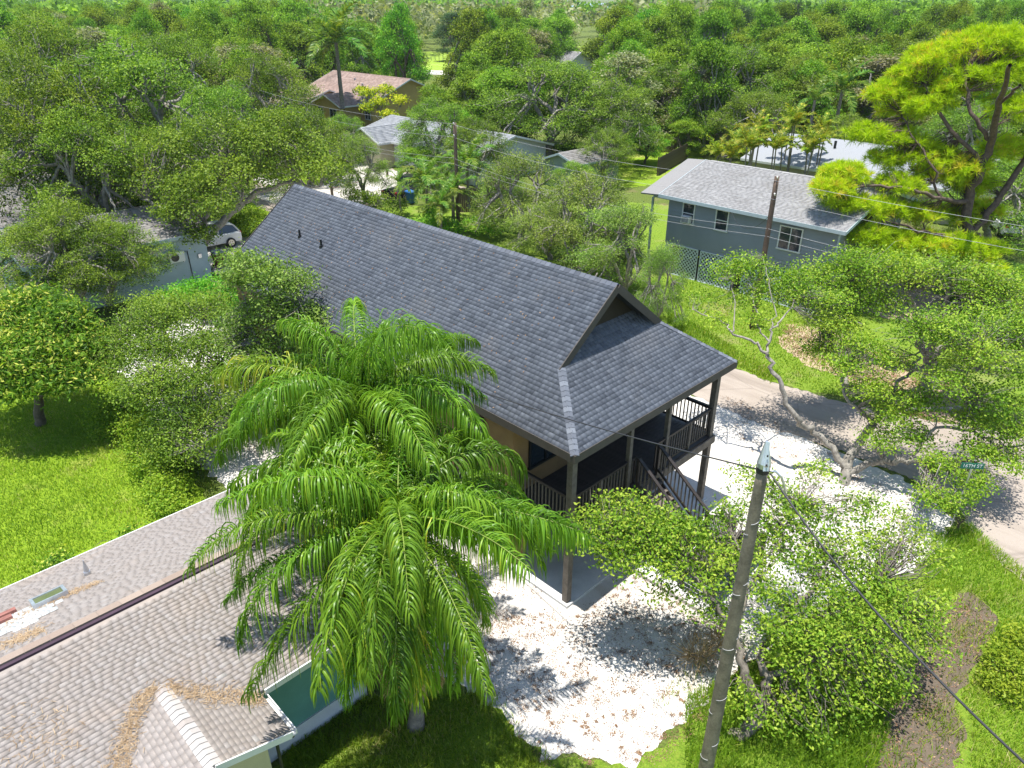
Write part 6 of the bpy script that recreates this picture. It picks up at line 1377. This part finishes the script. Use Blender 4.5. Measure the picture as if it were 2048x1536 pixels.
# street name sign at the corner
sp = at(1945, 932, 2.45); sg = thing('street_sign', 'green street name sign on a post under the corner oak', 'sign', (sp[0], sp[1], 0))
M['sign_green'] = plain('sign_green', (.01, .17, .11), .4, .05); M['sign_white'] = plain('sign_white', (.85, .87, .85), .5, .02)
MB().cyl((sp[0], sp[1], 0), .03, -.05, 2.34, 10).build('post', M['steel'], sg)
ang = math.radians(-50); dx = V(math.cos(ang), math.sin(ang), 0); nn_ = V(dx[1], -dx[0], 0)
if nn_ @ (CAM - sp) < 0: nn_ = -nn_
pl = MB(); pl.beam(sp - dx * .36 + V(0, 0, .0), sp + dx * .36 + V(0, 0, .0), .012, .22); plate = pl.build('plate', M['sign_green'], sg)
cu = bpy.data.curves.new('lettering', 'FONT'); cu.body = '16TH ST'; cu.size = .17; cu.align_x = 'CENTER'; cu.align_y = 'CENTER'; cu.extrude = .002
to = bpy.data.objects.new('lettering', cu); COL.objects.link(to); dg = bpy.context.evaluated_depsgraph_get(); me = bpy.data.meshes.new_from_object(to.evaluated_get(dg)); bpy.data.objects.remove(to)
me.materials.clear(); me.materials.append(M['sign_white']); lo_ = link('lettering', me, plate); xx = -np.cross(nn_, V(0, 0, 1)); pos = sp + nn_ * .0095 - ORIG[plate.name]
lo_.matrix_local = Matrix([[xx[j], (0, 0, 1)[j], nn_[j], pos[j]] for j in range(3)] + [[0, 0, 0, 1]])
# fallen limb and stones by the road
for i, (u, v, l, a) in enumerate(((1860, 822, 2.6, 2.4), (1690, 760, 1.2, .5))):
    p = at(u, v); b = MB(); b.tube([p + V(math.cos(a) * s, math.sin(a) * s, .10 + .03 * math.sin(3 * s)) for s in np.linspace(-l / 2, l / 2, 7)], list(np.linspace(.12, .06, 7)), 8); o = b.build('fallen_limb', M['bark'], None, smooth=True); tag(o, ['pale fallen limb lying along the road edge', 'short fallen branch lying on pine straw'][i], 'log')
p = at(1952, 1212); b = MB(); b.box(p[0] - .3, p[0] + .3, p[1] - .12, p[1] + .12, -.08, .05); o = b.build('culvert_block', M['dirt'], None, bevel=.03); tag(o, 'dirty concrete block at the head of the dirt swale', 'block')

# ------------------------------------------------------------------ grass, litter
def sample_poly(poly, n, r_):
    P_ = np.array([q[:2] for q in poly]); lo, hi = P_.min(0), P_.max(0); out = np.zeros((0, 2))
    while len(out) < n:
        q = r_.uniform(lo, hi, (n * 2, 2)); c = np.zeros(len(q), bool); j = len(P_) - 1
        for i in range(len(P_)):
            a, b = P_[i], P_[j]; m_ = ((a[1] > q[:, 1]) != (b[1] > q[:, 1])) & (q[:, 0] < (b[0] - a[0]) * (q[:, 1] - a[1]) / (b[1] - a[1] + 1e-12) + a[0]); c ^= m_; j = i
        out = np.concatenate([out, q[c]])
    return out[:n]
def grass(name, label, poly, dens, h, w, seed, toneb=.5, clump=.0):
    r_ = np.random.default_rng(seed); P_ = np.array([q[:2] for q in poly]); A = abs(np.sum(P_[:, 0] * np.roll(P_[:, 1], 1) - P_[:, 1] * np.roll(P_[:, 0], 1))) / 2
    n = int(A * dens); p = sample_poly(poly, n, r_); ph = np.sin(p[:, 0] * 1.7 + 3 * np.sin(p[:, 1] * .6)) * np.sin(p[:, 1] * 1.9 + 2 * np.sin(p[:, 0] * .8))
    hh = h * r_.uniform(.5, 1.25, n) * (1 + clump * ph); a = r_.uniform(0, 6.28, n); le = r_.normal(size=(n, 2)) * hh[:, None] * .45
    b = np.stack([np.cos(a), np.sin(a)], 1) * (w / 2); z0 = np.zeros((n, 1)) + .005
    base1 = np.concatenate([p - b, z0], 1); base2 = np.concatenate([p + b, z0], 1); m1 = np.concatenate([p + le * .45 + b * .7, (hh * .65)[:, None]], 1); m2 = np.concatenate([p + le * .45 - b * .7, (hh * .65)[:, None]], 1); tip = np.concatenate([p + le, hh[:, None] * .95], 1)
    v = np.stack([base1, base2, m1, m2, tip], 1).reshape(-1, 3); k = (np.arange(n) * 5)[:, None]
    ph2 = np.sin(p[:, 0] * .55 + 2.1 * np.sin(p[:, 1] * .37 + 1)) * np.sin(p[:, 1] * .62 + 1.7 * np.sin(p[:, 0] * .43)); t = np.clip(toneb + ph * .10 + ph2 * .20 + r_.normal(size=n) * .19, 0, 1); hh = hh
    me = mesh_from(name, v, [k + np.array([0, 1, 2, 3]), k + np.array([3, 2, 4])], M['grass'], np.r_[t, t]); o = link(name, me); tag(o, label, 'grass', kind='stuff'); return o
grass('lawn_grass', 'bright green lawn grass beside the pale roof', px((-30, 800), (210, 770), (270, 760), (330, 820), (345, 950), (380, 1010), (150, 1110), (-30, 1200)), 420, .13, .022, 1, .52, .3)
grass('yard_grass', 'green grass under the queen palm', px((560, 1440), (640, 1400), (960, 1385), (1010, 1450), (1120, 1570), (560, 1570)), 900, .16, .018, 2, .5, .4)
grass('tall_grass', 'tall grass below the near oak', px((1370, 1400), (1480, 1340), (1640, 1290), (1780, 1350), (1800, 1400), (1740, 1570), (1370, 1570)), 1000, .24, .018, 3, .5, .4)
grass('swale_grass', 'grass bordering the dirt swale', px((1870, 1070), (1940, 1050), (2070, 1160), (2070, 1580), (1930, 1580), (1945, 1450), (1920, 1390), (1975, 1310), (1995, 1230), (1930, 1175), (1840, 1240), (1850, 1120)), 700, .20, .02, 4, .55, .4)
grass('verge_grass', 'grass of the verge across the road', px((1335, 560), (1400, 525), (1600, 600), (1760, 680), (1850, 835), (1700, 800), (1560, 765), (1475, 735), (1400, 690), (1335, 640)), 130, .13, .04, 5, .55, .3)
grass('roadside_grass', 'long green grass along the road edge', px((1335, 620), (1400, 655), (1500, 715), (1560, 750), (1540, 768), (1470, 730), (1400, 690), (1335, 645)), 260, .22, .035, 6, .45, .3)
grass('edge_grass', 'sparse tufts creeping over the shell edge', px((940, 1370), (985, 1380), (1040, 1450), (1130, 1540), (1110, 1570), (1000, 1450), (940, 1400)), 260, .12, .018, 7, .55, .9)
grass('edge_grass', 'thin weeds along the shell under the near oak', px((1330, 1420), (1420, 1340), (1600, 1250), (1800, 1180), (1880, 1080), (1860, 1040), (1740, 1160), (1560, 1230), (1400, 1320), (1300, 1400)), 150, .14, .018, 8, .55, .9)
grass('edge_grass', 'tufts leaning into the dirt swale', SWALE, 170, .2, .02, 10, .6, 1.0)
grass('edge_grass', 'weeds between the shell and the lawn', px((330, 830), (400, 830), (420, 960), (470, 1030), (400, 1030), (350, 950)), 160, .16, .02, 9, .5, .9)
def litter(name, label, poly, n, size, seed, cl=0.3, mat='litter', z=.012):
    r_ = np.random.default_rng(seed); k = max(8, int(n / 45)); cc = sample_poly(poly, k, r_); nc = int(n * .85); i = r_.integers(0, k, nc)
    p = np.concatenate([cc[i] + r_.normal(size=(nc, 2)) * (cl * r_.uniform(.2, 1.2, k))[i][:, None], sample_poly(poly, n - nc, r_)])
    a = r_.uniform(0, 6.28, n); s = size * r_.uniform(.5, 1.3, n); tl_ = r_.normal(size=n) * .35
    A = np.stack([np.cos(a), np.sin(a), tl_ * .5], 1) * s[:, None] / 2; B = np.stack([-np.sin(a), np.cos(a), tl_], 1) * s[:, None] / 4.5; C_ = np.concatenate([p, np.full((n, 1), z) + s[:, None] * .15 + r_.uniform(0, .012, (n, 1))], 1)
    v = np.stack([C_ - A, C_ + B, C_ + A, C_ - B], 1).reshape(-1, 3)
    o = link(name, mesh_from(name, v, [np.arange(4 * n).reshape(n, 4)], M[mat], r_.random(n))); tag(o, label, 'leaf litter', kind='stuff'); return o
litter('leaf_litter', 'brown oak leaves scattered on white shell', px((950, 1230), (1150, 1230), (1300, 1130), (1420, 1220), (1500, 1300), (1440, 1420), (1330, 1520), (1090, 1536), (980, 1390)), 19000, .036, 1, .10)
litter('leaf_litter', 'thin brown leaf scatter near the slab', px((850, 1020), (1020, 1140), (1150, 1240), (1000, 1260), (950, 1300), (900, 1150)), 900, .05, 2, .25)
litter('leaf_litter', 'brown leaves by the driveway beneath the corner oak', px((1440, 790), (1560, 830), (1680, 900), (1760, 960), (1900, 1000), (1780, 1100), (1620, 1120), (1560, 980), (1480, 880)), 7000, .045, 3, .25)
litter('leaf_litter', 'brown leaves on the shell under the thin oak', px((300, 690), (480, 640), (560, 760), (520, 900), (380, 960), (320, 860)), 4000, .09, 4, .4)
litter('leaf_litter', 'pine straw and leaves around the gnarled oak', px((1575, 650), (1740, 690), (1960, 780), (1940, 850), (1850, 835), (1690, 760), (1570, 700)), 6000, .12, 5, .4)
litter('leaf_litter', 'dead leaves on the dirt swale', SWALE, 2500, .06, 6, .3)

# stray leaves on the dark roof
r_ = np.random.default_rng(91); n = 420; x = EX0 + .1 + r_.random(n) ** 1.3 * (RX - EX0 - .2); y = 2.5 + r_.random(n) * 16.5; z = EZ + (x - EX0) * K1 + .03
c3 = np.stack([x, y, z], 1) - ORIG[roof.name]; a = r_.uniform(0, 6.28, n); A = np.stack([np.cos(a) * ct, np.sin(a), np.cos(a) * ct * K1], 1) * .035; B = np.stack([-np.sin(a) * ct, np.cos(a), -np.sin(a) * ct * K1], 1) * .016
me = mesh_from('roof_leaves', np.stack([c3 - A, c3 + B, c3 + A, c3 - B], 1).reshape(-1, 3), [np.arange(4 * n).reshape(n, 4)], M['litter'], r_.random(n)); o = link('roof_leaves', me, roof); o['kind'] = 'stuff'
# faint summer haze over the whole place
hz = MB().box(-900, 1900, -900, 1900, -1.2, 18.5)
mh = bpy.data.materials.new('summer_haze'); mh.use_nodes = True; hn = mh.node_tree.nodes; hn.clear(); ho = hn.new('ShaderNodeOutputMaterial'); hv = hn.new('ShaderNodeVolumePrincipled')
hv.inputs['Color'].default_value = (.82, .88, .95, 1); hv.inputs['Density'].default_value = .00012; hv.inputs['Anisotropy'].default_value = .3; mh.node_tree.links.new(hv.outputs[0], ho.inputs['Volume'])
haze = hz.build('haze', mh); haze['kind'] = 'stuff'
